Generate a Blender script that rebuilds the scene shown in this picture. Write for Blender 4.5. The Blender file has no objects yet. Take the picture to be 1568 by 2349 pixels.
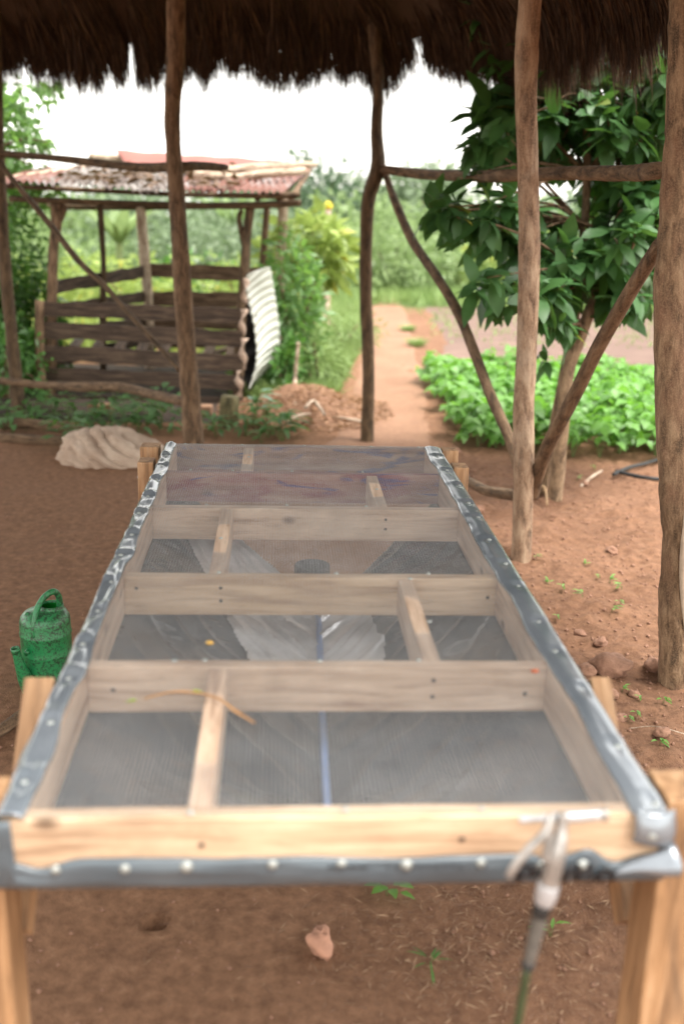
import bpy, math, random
import numpy as np
from mathutils import Vector, Matrix, noise as mnoise
random.seed(7); rng = np.random.default_rng(7)
S = bpy.context.scene; COL = S.collection
rad = math.radians
# ------------------------------------------------------------------ camera
PITCH, ROLL, CAMZ, FPX, CX, CY = rad(16.4), .0295, 1.7, 2284., 784., 1174.5
_F = Vector((0, math.cos(PITCH), -math.sin(PITCH))); _R = Vector((1, 0, 0)); _U = _R.cross(_F)
R2 = _R*math.cos(ROLL) + _U*math.sin(ROLL); U2 = -_R*math.sin(ROLL) + _U*math.cos(ROLL)
cam = bpy.data.cameras.new('camera'); co = bpy.data.objects.new('camera', cam); COL.objects.link(co)
M = Matrix.Identity(4)
for i in range(3):
    M[i][0] = R2[i]; M[i][1] = U2[i]; M[i][2] = -_F[i]
M[2][3] = CAMZ
co.matrix_world = M
cam.sensor_fit = 'VERTICAL'; cam.sensor_height = 36; cam.sensor_width = 24; cam.lens = 35
cam.clip_start = .05; cam.clip_end = 2000
cam.dof.use_dof = True; cam.dof.focus_distance = 3.45; cam.dof.aperture_fstop = 1.55; cam.dof.aperture_blades = 9
S.camera = co
# ------------------------------------------------------------------ sky and sun (bright overcast)
SUN_EL, SUN_ROT = 72, 120
W = bpy.data.worlds.new('World'); S.world = W; W.use_nodes = True
nt = W.node_tree; nt.nodes.clear()
sky = nt.nodes.new('ShaderNodeTexSky'); sky.sky_type = 'NISHITA'; sky.sun_disc = False
sky.sun_elevation = rad(SUN_EL); sky.sun_rotation = rad(SUN_ROT); sky.dust_density = 1.5; sky.air_density = 1.; sky.ozone_density = .8
hs = nt.nodes.new('ShaderNodeHueSaturation'); hs.inputs['Saturation'].default_value = .10
bg = nt.nodes.new('ShaderNodeBackground'); bg.inputs['Strength'].default_value = .15
wo = nt.nodes.new('ShaderNodeOutputWorld')
nt.links.new(sky.outputs[0], hs.inputs['Color']); wm = nt.nodes.new('ShaderNodeMix'); wm.data_type = 'RGBA'; wm.blend_type = 'MULTIPLY'; wm.inputs[0].default_value = 1; wm.inputs[7].default_value = (1.04, 1., .93, 1)
nt.links.new(hs.outputs[0], wm.inputs[6]); nt.links.new(wm.outputs[2], bg.inputs[0]); nt.links.new(bg.outputs[0], wo.inputs[0])
sl = bpy.data.lights.new('sun', 'SUN'); sl.energy = 1.5; sl.angle = rad(25); sl.color = (1, .97, .92)
so = bpy.data.objects.new('sun', sl); COL.objects.link(so)
az = rad(SUN_ROT)  # sky rotation 0 = +Y, clockwise
sd = Vector((math.sin(az)*math.cos(rad(SUN_EL)), math.cos(az)*math.cos(rad(SUN_EL)), math.sin(rad(SUN_EL))))
so.rotation_euler = (-sd).to_track_quat('-Z', 'Y').to_euler()
S.view_settings.view_transform = 'Standard'; S.view_settings.look = 'None'
S.view_settings.exposure = 2.15; S.view_settings.gamma = 1
S.cycles.max_bounces = 8; S.cycles.transparent_max_bounces = 12

# ------------------------------------------------------------------ ordinals for labels of look-alikes
ONES = 'first second third fourth fifth sixth seventh eighth ninth tenth eleventh twelfth thirteenth fourteenth fifteenth sixteenth seventeenth eighteenth nineteenth twentieth'.split()
def ordw(i): return ONES[i] if i < 20 else ('twenty-' + ONES[i-20] if i < 29 else 'thirtieth')
def order_labels(objs, fmt, key=lambda o: o.location.x/max(.1, o.location.y)):
    for i, o in enumerate(sorted(objs, key=key)): o['label'] = fmt % ordw(i)
# ------------------------------------------------------------------ geometry helpers
def ray(px, py):
    px = float(px); py = float(py)
    return _F + (px-CX)/FPX*R2 - (py-CY)/FPX*U2
def at(px, py, Y):
    d = ray(px, py); return Vector((0, 0, CAMZ)) + d*(float(Y)/d.y)
def onz(px, py, z=0.):
    d = ray(px, py); return Vector((0, 0, CAMZ)) + d*((z-CAMZ)/d.z)
def vnoise(x, y, seed=0):
    xi = np.floor(x).astype(np.int64); yi = np.floor(y).astype(np.int64); fx = x-xi; fy = y-yi
    fx = fx*fx*(3-2*fx); fy = fy*fy*(3-2*fy)
    def h(a, b):
        n = (a*374761393 + b*668265263 + seed*1442695) & 0x7fffffff
        n = ((n ^ (n >> 13))*1274126177) & 0x7fffffff
        return ((n ^ (n >> 16)) & 0xffff)/65535.
    return (h(xi, yi)*(1-fx)+h(xi+1, yi)*fx)*(1-fy) + (h(xi, yi+1)*(1-fx)+h(xi+1, yi+1)*fx)*fy - .5
def fbm(x, y, o=4, seed=0, g=.5):
    s = 0; a = 1
    for i in range(o):
        s = s + a*vnoise(x, y, seed+i*17); x = x*2.03+5.1; y = y*2.03+1.7; a *= g
    return s
def quads_mesh(name, V, Q):
    me = bpy.data.meshes.new(name); V = np.asarray(V, dtype=np.float32); Q = np.asarray(Q, dtype=np.int32)
    k = Q.shape[1]
    me.vertices.add(len(V)); me.vertices.foreach_set('co', V.ravel())
    me.loops.add(Q.size); me.loops.foreach_set('vertex_index', Q.ravel())
    me.polygons.add(len(Q)); me.polygons.foreach_set('loop_start', np.arange(0, Q.size, k, dtype=np.int32))
    me.update(calc_edges=True); me.validate()
    return me
def link(name, me, mat, parent=None, smooth=True):
    o = bpy.data.objects.new(name, me); COL.objects.link(o)
    if mat is not None: me.materials.append(mat)
    if parent is not None: o.parent = parent
    if smooth and me is not None: me.polygons.foreach_set('use_smooth', [True]*len(me.polygons))
    return o
def tag(o, label=None, cat=None, group=None, kind=None):
    if label: o['label'] = label
    if cat: o['category'] = cat
    if group: o['group'] = group
    if kind: o['kind'] = kind
    return o
def thing(name, label, cat, loc=(0, 0, 0), rz=0, group=None):
    o = bpy.data.objects.new(name, None); COL.objects.link(o); o.location = loc; o.rotation_euler = (0, 0, rz)
    o.empty_display_size = .1
    bpy.context.view_layer.update()
    return tag(o, label, cat, group)
def rel(o, root):           # put an object made in world space under its thing
    o.parent = root; o.matrix_parent_inverse = Matrix.Identity(4)
    o.matrix_basis = (Matrix.LocRotScale(root.location, root.rotation_euler, None)).inverted() @ o.matrix_basis
    return o
def dup(root, loc, rz=0, label=None, sc=1):
    r = root.copy(); COL.objects.link(r); r.location = loc; r.rotation_euler = (0, 0, rz); r.scale = (sc, sc, sc)
    if label: r['label'] = label
    for ch in list(root.children):
        c = ch.copy(); COL.objects.link(c); c.parent = r
        for g in ch.children:
            d = g.copy(); COL.objects.link(d); d.parent = c
    return r
class MB:
    def __init__(s): s.v = []; s.f = []
    def add(s, vs, fs):
        n = len(s.v); s.v += [tuple(v) for v in vs]; s.f += [tuple(i+n for i in f) for f in fs]
    def box(s, c, ax, d):
        c = Vector(c); vs = []
        for i in (-1, 1):
            for j in (-1, 1):
                for k in (-1, 1): vs.append(c + ax[0]*(i*d[0]/2) + ax[1]*(j*d[1]/2) + ax[2]*(k*d[2]/2))
        s.add(vs, [(0, 1, 3, 2), (4, 6, 7, 5), (0, 4, 5, 1), (2, 3, 7, 6), (0, 2, 6, 4), (1, 5, 7, 3)])
    def tube(s, pts, rs, n=10, cap=True, wob=0., res=1, seed=0):
        pts = [Vector(p) for p in pts]
        if not isinstance(rs, (list, tuple)): rs = [rs]*len(pts)
        P = []; Rr = []
        for i in range(len(pts)-1):
            p0 = pts[max(i-1, 0)]; p1 = pts[i]; p2 = pts[i+1]; p3 = pts[min(i+2, len(pts)-1)]
            for k in range(res):
                t = k/res
                P.append(.5*((2*p1)+(p2-p0)*t+(2*p0-5*p1+4*p2-p3)*t*t+(3*p1-3*p2+p3-p0)*t**3)); Rr.append(rs[i]*(1-t)+rs[i+1]*t)
        P.append(pts[-1]); Rr.append(rs[-1])
        ref = Vector((0, 0, 1)) if abs((P[-1]-P[0]).normalized().z) < .8 else Vector((0, 1, 0))
        rings = []
        for i, p in enumerate(P):
            d = (P[min(i+1, len(P)-1)]-P[max(i-1, 0)]).normalized()
            x = d.cross(ref).normalized(); y = d.cross(x)
            r0 = Rr[i]
            ring = []
            for a in range(n):
                an = 2*math.pi*a/n
                r = r0*(1+wob*(mnoise.noise(Vector((math.cos(an)*1.3+seed*7.3, math.sin(an)*1.3, i*.35)))+.6*mnoise.noise(Vector((seed*3.1, i*.9, 1.7)))))
                ring.append(p + (x*math.cos(an)+y*math.sin(an))*r)
            rings.append(ring)
        fs = []
        for i in range(len(P)-1):
            for a in range(n):
                b = (a+1) % n; fs.append((i*n+a, i*n+b, (i+1)*n+b, (i+1)*n+a))
        vs = [v for r_ in rings for v in r_]
        if cap: fs.append(tuple(range(n))[::-1]); fs.append(tuple((len(P)-1)*n+a for a in range(n)))
        s.add(vs, fs)
    def lathe(s, prof, c=(0, 0, 0), n=32, sx=1, sy=1, off=None):
        vs = []; fs = []
        for i, (r, z) in enumerate(prof):
            ox, oy = off[i] if off else (0, 0)
            for a in range(n):
                an = 2*math.pi*a/n; vs.append((c[0]+ox+r*sx*math.cos(an), c[1]+oy+r*sy*math.sin(an), c[2]+z))
        for i in range(len(prof)-1):
            for a in range(n):
                b = (a+1) % n; fs.append((i*n+a, i*n+b, (i+1)*n+b, (i+1)*n+a))
        s.add(vs, fs)
    def build(s, name, mat, parent=None, smooth=True):
        me = bpy.data.meshes.new(name); me.from_pydata(s.v, [], s.f); me.update()
        return link(name, me, mat, parent, smooth)
def frame(p0, p1, up=(0, 0, 1)):
    x = (p1-p0).normalized(); z = Vector(up); z = (z-x*z.dot(x)).normalized(); y = z.cross(x)
    return Matrix(((x.x, y.x, z.x, 0), (x.y, y.y, z.y, 0), (x.z, y.z, z.z, 0), (0, 0, 0, 1)))
def board(name, mat, parent, p0, p1, h, t, up=(0, 0, 1), rough=0., bevel=.003, seed=0, anchor=0.):
    """sawn board: length p0->p1, h along up, t across; local X runs along the grain"""
    p0 = Vector(p0); p1 = Vector(p1); L = (p1-p0).length; n = max(1, int(L/.06)) if rough else 1
    vs = []; fs = []
    for i in range(n+1):
        x = L*i/n
        e = [rough*mnoise.noise(Vector((x*4+seed*9, k*5.3, seed))) for k in range(3)]
        a = h/2+e[0]; b = h/2+e[1]; w = e[2]*.6
        for (yy, zz) in ((-t/2, -b), (t/2, -b), (t/2, a), (-t/2, a)): vs.append((x, yy+w, zz+anchor*h))
        if i:
            o_ = (i-1)*4
            for k in range(4): fs.append((o_+k, o_+(k+1) % 4, o_+4+(k+1) % 4, o_+4+k))
    fs.append((3, 2, 1, 0)); fs.append((n*4, n*4+1, n*4+2, n*4+3))
    me = bpy.data.meshes.new(name); me.from_pydata(vs, [], fs); me.update()
    o = link(name, me, mat, parent, smooth=False)
    o.matrix_basis = Matrix.Translation(p0) @ frame(p0, p1, up)
    if bevel:
        m = o.modifiers.new('bevel', 'BEVEL'); m.width = bevel; m.segments = 2; m.limit_method = 'ANGLE'; m.angle_limit = rad(50)
    return o
def pole(name, mat, parent, pts, rs, n=12, wob=.12, res=6, seed=0):
    m = MB(); m.tube(pts, rs, n=n, wob=wob, res=res, seed=seed)
    a, b = Vector(pts[0]), Vector(pts[-1]); q = Vector((0, 0, 1)).rotation_difference((b-a).normalized())
    Mx = Matrix.Translation(a) @ q.to_matrix().to_4x4(); Mi = Mx.inverted(); m.v = [tuple(Mi @ Vector(v)) for v in m.v]   # local Z runs along the pole
    o = m.build(name, mat); o.matrix_basis = Mx
    if parent is not None: rel(o, parent)
    return o
def leaves(P, D, N, L, Wd, stations=4, fold=.25, droop=.25, shape=.75, wave=0.):
    """many leaf blades as one mesh: base P, direction D, upper side N"""
    P, D, N = (np.asarray(a, float) for a in (P, D, N)); n = len(P)
    D = D/np.linalg.norm(D, axis=1, keepdims=True); N = N-(N*D).sum(1, keepdims=True)*D
    N = N/np.maximum(np.linalg.norm(N, axis=1, keepdims=True), 1e-6); Sd = np.cross(D, N)
    L = np.broadcast_to(L, n)[:, None]; Wd = np.broadcast_to(Wd, n)[:, None]
    V = np.zeros((n, stations, 3, 3))
    ph = rng.random((n, 1))*6
    for s in range(stations):
        t = s/(stations-1); c = P + D*L*t - N*(droop*L*t*t)
        hw = Wd/2*max(.04, math.sin(math.pi*t**shape)**(.8 if stations > 5 else 1)) if s < stations-1 else Wd*.02
        up = N*(fold*hw + wave*Wd*np.sin(ph+s*2.1))
        V[:, s, 0] = c - Sd*hw + up; V[:, s, 1] = c; V[:, s, 2] = c + Sd*hw + up
    base = (np.arange(n)*stations*3)[:, None]
    q = []
    for s in range(stations-1):
        for k in (0, 1): q.append([s*3+k, s*3+k+1, s*3+k+4, s*3+k+3])
    Q = (base[:, None, :] + np.array(q)[None]).reshape(-1, 4)
    return V.reshape(-1, 3), Q
def randdir(n, zmin=-1, zmax=1):
    z = rng.uniform(zmin, zmax, n); a = rng.uniform(0, 2*math.pi, n); r = np.sqrt(1-z*z)
    return np.stack([r*np.cos(a), r*np.sin(a), z], 1)

# ------------------------------------------------------------------ materials
def lin(c):  # 0-255 sRGB -> linear
    return tuple(((x/255)/12.92 if x/255 <= .04045 else ((x/255+.055)/1.055)**2.4) for x in c)
class NT:
    def __init__(s, name):
        s.m = bpy.data.materials.new(name); s.m.use_nodes = True; s.t = s.m.node_tree; s.t.nodes.clear()
        s.out = s.n('ShaderNodeOutputMaterial'); s.b = s.n('ShaderNodeBsdfPrincipled'); s.l(s.b.outputs[0], s.out.inputs[0])
    def n(s, k, **kw):
        x = s.t.nodes.new(k)
        for a, b in kw.items():
            if hasattr(x, a): setattr(x, a, b)
            else: x.inputs[a].default_value = b
        return x
    def l(s, a, b): s.t.links.new(a, b)
    def coord(s, scale=(1, 1, 1), kind='Object', rnd=False):
        tc = s.n('ShaderNodeTexCoord'); mp = s.n('ShaderNodeMapping'); mp.inputs['Scale'].default_value = scale
        s.l(tc.outputs[kind], mp.inputs[0])
        if rnd:
            oi = s.n('ShaderNodeObjectInfo'); mm = s.n('ShaderNodeMath', operation='MULTIPLY'); mm.inputs[1].default_value = 37.
            s.l(oi.outputs['Random'], mm.inputs[0]); s.l(mm.outputs[0], mp.inputs['Location'])
        return mp.outputs[0]
    def noise(s, vec, scale, detail=4, rough=.55, dist=0.):
        x = s.n('ShaderNodeTexNoise'); x.inputs['Scale'].default_value = scale; x.inputs['Detail'].default_value = detail
        x.inputs['Roughness'].default_value = rough; x.inputs['Distortion'].default_value = dist
        s.l(vec, x.inputs['Vector']); return x.outputs['Fac']
    def ramp(s, fac, stops):
        x = s.n('ShaderNodeValToRGB'); e = x.color_ramp.elements
        while len(e) < len(stops): e.new(.5)
        for i, (p, c) in enumerate(stops): e[i].position = p; e[i].color = (*c, 1) if len(c) == 3 else c
        s.l(fac, x.inputs[0]); return x.outputs[0]
    def mix(s, fac, a, b, mode='MIX'):
        x = s.n('ShaderNodeMix'); x.data_type = 'RGBA'; x.blend_type = mode
        for v, i in ((fac, 0), (a, 6), (b, 7)):
            if hasattr(v, 'links'): s.l(v, x.inputs[i])
            else: x.inputs[i].default_value = v if i == 0 else ((*v, 1) if len(v) == 3 else v)
        return x.outputs[2]
    def bump(s, h, st=.3, dist=.01):
        x = s.n('ShaderNodeBump'); x.inputs['Strength'].default_value = st; x.inputs['Distance'].default_value = dist
        s.l(h, x.inputs['Height']); s.l(x.outputs[0], s.b.inputs['Normal']); return x
    def col(s, c):
        if hasattr(c, 'links'): s.l(c, s.b.inputs['Base Color'])
        else: s.b.inputs['Base Color'].default_value = (*c, 1)
    def set(s, **kw):
        for a, b in kw.items(): s.b.inputs[a.replace('_', ' ')].default_value = b
        return s
def sawn(name, dark, mid, light, knots=True, rough=.65, stain=None):
    m = NT(name); v = m.coord((1.2, 14, 14), rnd=True)
    g = m.noise(v, 3, 5, .6, .6); base = m.ramp(g, [(.34, tuple(c*.8 for c in dark)), (.5, mid), (.64, light)])
    v2 = m.coord((1, 1, 1), rnd=True); bl = m.noise(v2, 5, 3); base = m.mix(m.ramp(bl, [(.35, (0, 0, 0)), (.75, (.6, .6, .6))]), base, tuple(c*.72 for c in mid))
    if knots:
        vo = m.n('ShaderNodeTexVoronoi'); vo.inputs['Scale'].default_value = 5; m.l(m.coord((.8, 1.3, 1.3), rnd=True), vo.inputs['Vector'])
        k = m.ramp(vo.outputs['Distance'], [(.03, (1, 1, 1)), (.11, (0, 0, 0))]); base = m.mix(k, base, tuple(c*.35 for c in dark))
    if stain:
        for (c, sc, lo, hi) in stain:
            f = m.ramp(m.noise(m.coord((1.2, 5, 5), rnd=True), sc, 3, .6, 1.), [(lo, (0, 0, 0)), (hi, (.85, .85, .85))]); base = m.mix(f, base, c)
    dirt = m.noise(m.coord((1, 1, 1), rnd=True), 2.2, 6, .7); base = m.mix(m.ramp(dirt, [(.52, (0, 0, 0)), (.72, (.55, .55, .55))]), base, tuple(c*.42 for c in mid))
    fl_ = m.noise(m.coord((2.5, 30, 30), rnd=True), 6, 4, .7); base = m.mix(m.ramp(fl_, [(.30, (.5, .5, .5)), (.42, (0, 0, 0))]), base, tuple(c*.55 for c in dark))
    m.col(base); m.set(Roughness=rough); m.bump(g, .25, .004); return m.m
def bark(name, c1, c2, c3, patch=None, scale=1.):
    m = NT(name); v = m.coord((1, 1, .28)); a = m.noise(v, 26*scale, 6, .65, .4); b = m.noise(m.coord((1, 1, .5)), 6*scale, 4, .6)
    c = m.ramp(a, [(.36, tuple(x*.75 for x in c1)), (.5, c2), (.64, c3)])
    kn = m.n('ShaderNodeTexVoronoi'); kn.inputs['Scale'].default_value = 7; m.l(m.coord((1, 1, .6)), kn.inputs['Vector']); c = m.mix(m.ramp(kn.outputs['Distance'], [(.05, (.9, .9, .9)), (.14, (0, 0, 0))]), c, tuple(x*.45 for x in c1))
    if patch: c = m.mix(m.ramp(b, [(.5, (0, 0, 0)), (.68, (.8, .8, .8))]), c, patch)
    fine = m.noise(m.coord(), 140*scale, 3)
    c = m.mix(m.ramp(fine, [(.45, (0, 0, 0)), (.8, (.35, .35, .35))]), c, tuple(min(1, x*1.8) for x in c3))
    m.col(c); m.set(Roughness=.85); m.bump(a, 1., .02); return m.m
def leafm(name, c1, c2, tr=.4, rough=.45, spec=.5, tc=None, yellow=0.):
    m = NT(name); a = m.noise(m.coord(), 7, 3, .7); oi = m.n('ShaderNodeObjectInfo')
    g = m.n('ShaderNodeNewGeometry')
    c = m.ramp(a, [(.3, c1), (.7, c2)])
    c = m.mix(m.ramp(g.outputs['Random Per Island'], [(0, (0, 0, 0)), (1, (.75, .75, .75))]), c, tuple(min(1, x*1.5) for x in c2))
    if yellow: c = m.mix(m.ramp(g.outputs['Random Per Island'], [(1-yellow, (0, 0, 0)), (1-yellow+.01, (1, 1, 1))]), c, (.45, .38, .05))
    m.col(c); m.set(Roughness=rough); m.b.inputs['Specular IOR Level'].default_value = spec
    t = m.n('ShaderNodeBsdfTranslucent'); tcol = m.mix(.5, c, tc or (c2[0]*1.8, c2[1]*1.9, c2[2]*.6), 'MIX'); m.l(tcol, t.inputs[0])
    ms = m.n('ShaderNodeMixShader'); ms.inputs[0].default_value = tr
    m.l(m.b.outputs[0], ms.inputs[1]); m.l(t.outputs[0], ms.inputs[2]); m.l(ms.outputs[0], m.out.inputs[0]); return m.m
def plain(name, c, rough=.5, metal=0., var=.25, sc=12, bump=.0):
    m = NT(name); a = m.noise(m.coord(), sc, 4)
    m.col(m.ramp(a, [(.3, tuple(x*(1-var) for x in c)), (.7, tuple(min(1, x*(1+var)) for x in c))])); m.set(Roughness=rough, Metallic=metal)
    if bump: m.bump(a, bump, .005)
    return m.m
PINE = sawn('pine_board', (.40, .25, .15), (.57, .40, .26), (.70, .53, .37))
PINE2 = sawn('pink_pine_board', (.42, .26, .17), (.60, .43, .31), (.72, .56, .43))
STAINED = sawn('stained_board', (.22, .13, .09), (.33, .21, .15), (.42, .29, .21), stain=[((.04, .08, .22), 4, .52, .62), ((.2, .04, .06), 3, .55, .68)])
STAINR = sawn('red_stained_board', (.27, .12, .09), (.36, .19, .15), (.43, .27, .2), stain=[((.22, .03, .05), 3, .48, .6), ((.04, .04, .2), 5, .58, .66)])
LEGM = sawn('leg_timber', (.24, .125, .055), (.38, .21, .10), (.50, .31, .17), stain=[((.12, .07, .04), 3, .55, .75)])
def planks(name, k=1.):
    return sawn(name, (.026*k, .015*k, .009*k), (.07*k, .043*k, .027*k), (.15*k, .10*k, .066*k), knots=False, rough=.9)
OLDP = planks('weathered_plank', .85); OLDPL = planks('grey_plank', 2.3)
BARK1 = bark('dark_bark', (.035, .021, .010), (.085, .052, .026), (.15, .095, .05))
BARK2 = bark('brown_bark', (.045, .026, .013), (.125, .073, .038), (.22, .14, .08))
BARK3 = bark('pale_bark', (.13, .075, .045), (.27, .17, .105), (.42, .30, .20), patch=(.52, .40, .29))
BARK4 = bark('post_bark', (.075, .044, .022), (.18, .11, .06), (.31, .21, .125), patch=(.20, .105, .06), scale=1.3)
PALEWOOD = bark('pale_pole', (.3, .2, .13), (.45, .34, .25), (.58, .48, .38))
BARE = plain('bare_wood', (.44, .35, .26), .7, var=.2, sc=20)

# ------------------------------------------------------------------ ground
def grid_lines(lo, a, b, hi, st, g=1.13):
    c = list(np.arange(a, b+1e-6, st)); d = st; x = b
    while x < hi: d *= g; x += d; c.append(x)
    d = st; x = a; l = []
    while x > lo: d *= g; x -= d; l.append(x)
    return np.array(l[::-1]+c)
HOLE = onz(355, 2105)
def ground_h(X, Y):
    near = np.clip((14-Y)/4, 0, 1)*np.clip((7-np.abs(X))/2, 0, 1)
    till = np.clip((X-.35-.1*np.sin(Y*2))/.6, 0, 1)*near          # loosened soil on the right side
    h = .035*fbm(X*.8, Y*.8, 3, 3)*near + .012*fbm(X*2.6, Y*2.6, 3, 61)*near + .008*fbm(X*5, Y*5, 3, 11)*near
    lump = fbm(X*7, Y*7, 4, 23, .6); h = h + till*(.038*np.maximum(lump, -.25) + .012*np.abs(fbm(X*21, Y*21, 2, 31)))
    h = h + .004*fbm(X*30, Y*30, 2, 41)*near
    d2 = (X-HOLE.x)**2/(.022**2)+(Y-HOLE.y)**2/(.022**2)
    h = h - .07*np.exp(-d2**2) + .006*np.exp(-(np.sqrt(d2)-1.6)**2*3)
    far = np.clip((Y-30)/60, 0, 1); h = h + far*1.2*fbm(X*.02, Y*.02, 2, 5)
    return h
xs = grid_lines(-500, -3.2, 3.6, 500, .02); ys = grid_lines(-60, 1.3, 7.6, 900, .02, 1.1)
GX, GY = np.meshgrid(xs, ys); GZ = ground_h(GX, GY)
nx, ny = len(xs), len(ys); idx = np.arange(nx*ny).reshape(ny, nx)
Qg = np.stack([idx[:-1, :-1], idx[:-1, 1:], idx[1:, 1:], idx[1:, :-1]], -1).reshape(-1, 4)
def ghs(x, y): return float(ground_h(np.array([[x]]), np.array([[y]]))[0, 0])
m = NT('soil'); v = m.coord()
a = m.noise(v, 1.1, 5, .6); b = m.noise(v, 26, 5, .7); c_ = m.noise(v, 160, 3, .7)
soil = m.ramp(a, [(.32, (.18, .092, .052)), (.6, (.27, .145, .085))])
soil = m.mix(m.ramp(b, [(.35, (.7, .7, .7)), (.6, (0, 0, 0))]), soil, (.10, .048, .028))
soil = m.mix(m.ramp(c_, [(.55, (0, 0, 0)), (.75, (.55, .55, .55))]), soil, (.34, .2, .135))
sep = m.n('ShaderNodeSeparateXYZ'); m.l(v, sep.inputs[0])
# trodden brown earth on the left, meadow green beyond the plots
def rampx(sock, lo, hi):
    r = m.n('ShaderNodeMapRange'); r.inputs['From Min'].default_value = lo; r.inputs['From Max'].default_value = hi; m.l(sock, r.inputs[0]); return r.outputs[0]
nz = m.n('ShaderNodeMath', operation='ADD'); m.l(sep.outputs['X'], nz.inputs[0]); m.l(a, nz.inputs[1])
soil = m.mix(rampx(nz.outputs[0], 1.0, .2), soil, m.ramp(b, [(.3, (.15, .076, .042)), (.6, (.27, .145, .083)), (.8, (.36, .21, .13))]))
ny_ = m.n('ShaderNodeMath', operation='MULTIPLY_ADD'); m.l(a, ny_.inputs[0]); ny_.inputs[1].default_value = 6; m.l(sep.outputs['Y'], ny_.inputs[2])
green = m.ramp(m.noise(v, 2.3, 4), [(.3, (.04, .085, .02)), (.7, (.11, .155, .05))])
soil = m.mix(rampx(ny_.outputs[0], 22.5, 24.5), soil, green)
m.col(soil); m.set(Roughness=.95); m.b.inputs['Specular IOR Level'].default_value = .2
mm = m.n('ShaderNodeMath', operation='ADD'); m.l(b, mm.inputs[0]); m.l(c_, mm.inputs[1]); m.bump(mm.outputs[0], .65, .015)
SOIL = m.m
ground = link('ground', quads_mesh('ground', np.stack([GX.ravel(), GY.ravel(), GZ.ravel()], 1), Qg), SOIL); tag(ground, kind='structure')

def sheet(name, left, right, z, mat, n=90, w=14, edge=.12, kind='structure'):
    """ground strip between two plan polylines, lying z above the earth"""
    def interp(pl, t):
        pl = np.array(pl); k = np.linspace(0, 1, len(pl)); return np.stack([np.interp(t, k, pl[:, 0]), np.interp(t, k, pl[:, 1])], 1)
    t = np.linspace(0, 1, n); Lp = interp(left, t); Rp = interp(right, t)
    Lp[:, 0] += edge*fbm(Lp[:, 1]*1.5, Lp[:, 1]*0, 4, 91); Rp[:, 0] += edge*fbm(Rp[:, 1]*1.5, Rp[:, 1]*0+3, 4, 77)
    V = []
    for k in range(w+1):
        P = Lp*(1-k/w)+Rp*(k/w); edgef = min(k, w-k, 1)
        V.append(np.stack([P[:, 0], P[:, 1], ground_h(P[:, 0], P[:, 1]) + (z if edgef else -.01)], 1))
    V = np.stack(V, 1); V[0, :, 2] = V[0, :, 2]-.012; V[-1, :, 2] -= .012
    i = np.arange(n*(w+1)).reshape(n, w+1); Q = np.stack([i[:-1, :-1], i[:-1, 1:], i[1:, 1:], i[1:, :-1]], -1).reshape(-1, 4)
    o = link(name, quads_mesh(name, V.reshape(-1, 3), Q), mat); tag(o, kind=kind); return o
m = NT('path_soil'); v = m.coord(); a = m.noise(v, 1.6, 5, .6); b = m.noise(v, 30, 4, .7)
c = m.ramp(a, [(.3, (.20, .105, .058)), (.7, (.295, .165, .098))]); c = m.mix(m.ramp(b, [(.4, (.5, .5, .5)), (.6, (0, 0, 0))]), c, (.15, .07, .043))
m.col(c); m.set(Roughness=.95); m.bump(b, .4, .01); PATHM = m.m
sheet('path', [(-.35, 6.5), (-.1, 8), (.1, 11), (.35, 16), (.62, 24)], [(.55, 6.5), (.78, 8), (.88, 11), (1.05, 16), (1.15, 24)], .008, PATHM)
m = NT('tilled_soil'); v = m.coord((.35, 1.6, 1)); a = m.noise(v, 3, 5, .65); b = m.noise(m.coord(), 14, 4, .7)
c = m.ramp(a, [(.3, (.085, .05, .038)), (.55, (.145, .088, .068)), (.75, (.21, .135, .105))]); c = m.mix(m.ramp(b, [(.6, (0, 0, 0)), (.72, (.6, .6, .6))]), c, (.13, .17, .05))
m.col(c); m.set(Roughness=.95); m.bump(a, .6, .05); TILL = m.m
sheet('tilled_field', [(1.0, 11.2), (1.25, 15), (1.4, 21)], [(14, 11.0), (16, 15), (18, 21)], .008, TILL, w=40)

m = NT('painted_shade_soil'); a = m.noise(m.coord(), 9, 5, .7); m.col(m.ramp(a, [(.3, (.018, .011, .007)), (.7, (.05, .03, .019))])); m.set(Roughness=.95); m.bump(a, .6, .03)
sheet('pen_shade_sheet', [(-5.2, 8.15), (-5.2, 11.6)], [(-.75, 8.35), (-.95, 11.6)], .008, m.m, n=40, edge=.3)  # near-black soil sheet: the shade under the pen is put into its colour
# ------------------------------------------------------------------ sieve table
TX, TY, TYAW, TTILT, TH = -.4591, 1.2866, .0681, .0208, .8286
table = thing('sieve_table', 'long wooden sorting table topped with wire mesh and edged in grey plastic, under the thatch', 'table', (TX, TY, 0), TYAW)
def TL(u, t, w=0.): return Vector((u, t, TH + t*math.sin(TTILT) + w))
def TW(u, t, w=0.):
    p = TL(u, t, w); c, s = math.cos(TYAW), math.sin(TYAW); return Vector((TX+p.x*c-p.y*s, TY+p.x*s+p.y*c, p.z))
TUP = (0, 0, 1)
RT = [.507, .994, 1.56, 1.95]          # front faces of the cross rails
THK = .034; HH = .10
board('front_rail', PINE, table, TL(-.038, THK/2, -HH/2), TL(.972, THK/2, -HH/2), HH, THK, rough=.0015, seed=1)
board('end_rail', STAINED, table, TL(-.038, 2.35-THK/2, -HH/2), TL(.972, 2.35-THK/2, -HH/2), HH, THK, rough=.001, seed=2)
board('side_rail', PINE2, table, TL(-.019, THK, -HH/2), TL(-.019, 2.35-THK, -HH/2), HH, .038, seed=3)
board('side_rail', PINE2, table, TL(.947, THK, -HH/2), TL(.947, 2.35-THK, -HH/2), HH, .05, seed=4)
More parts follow.
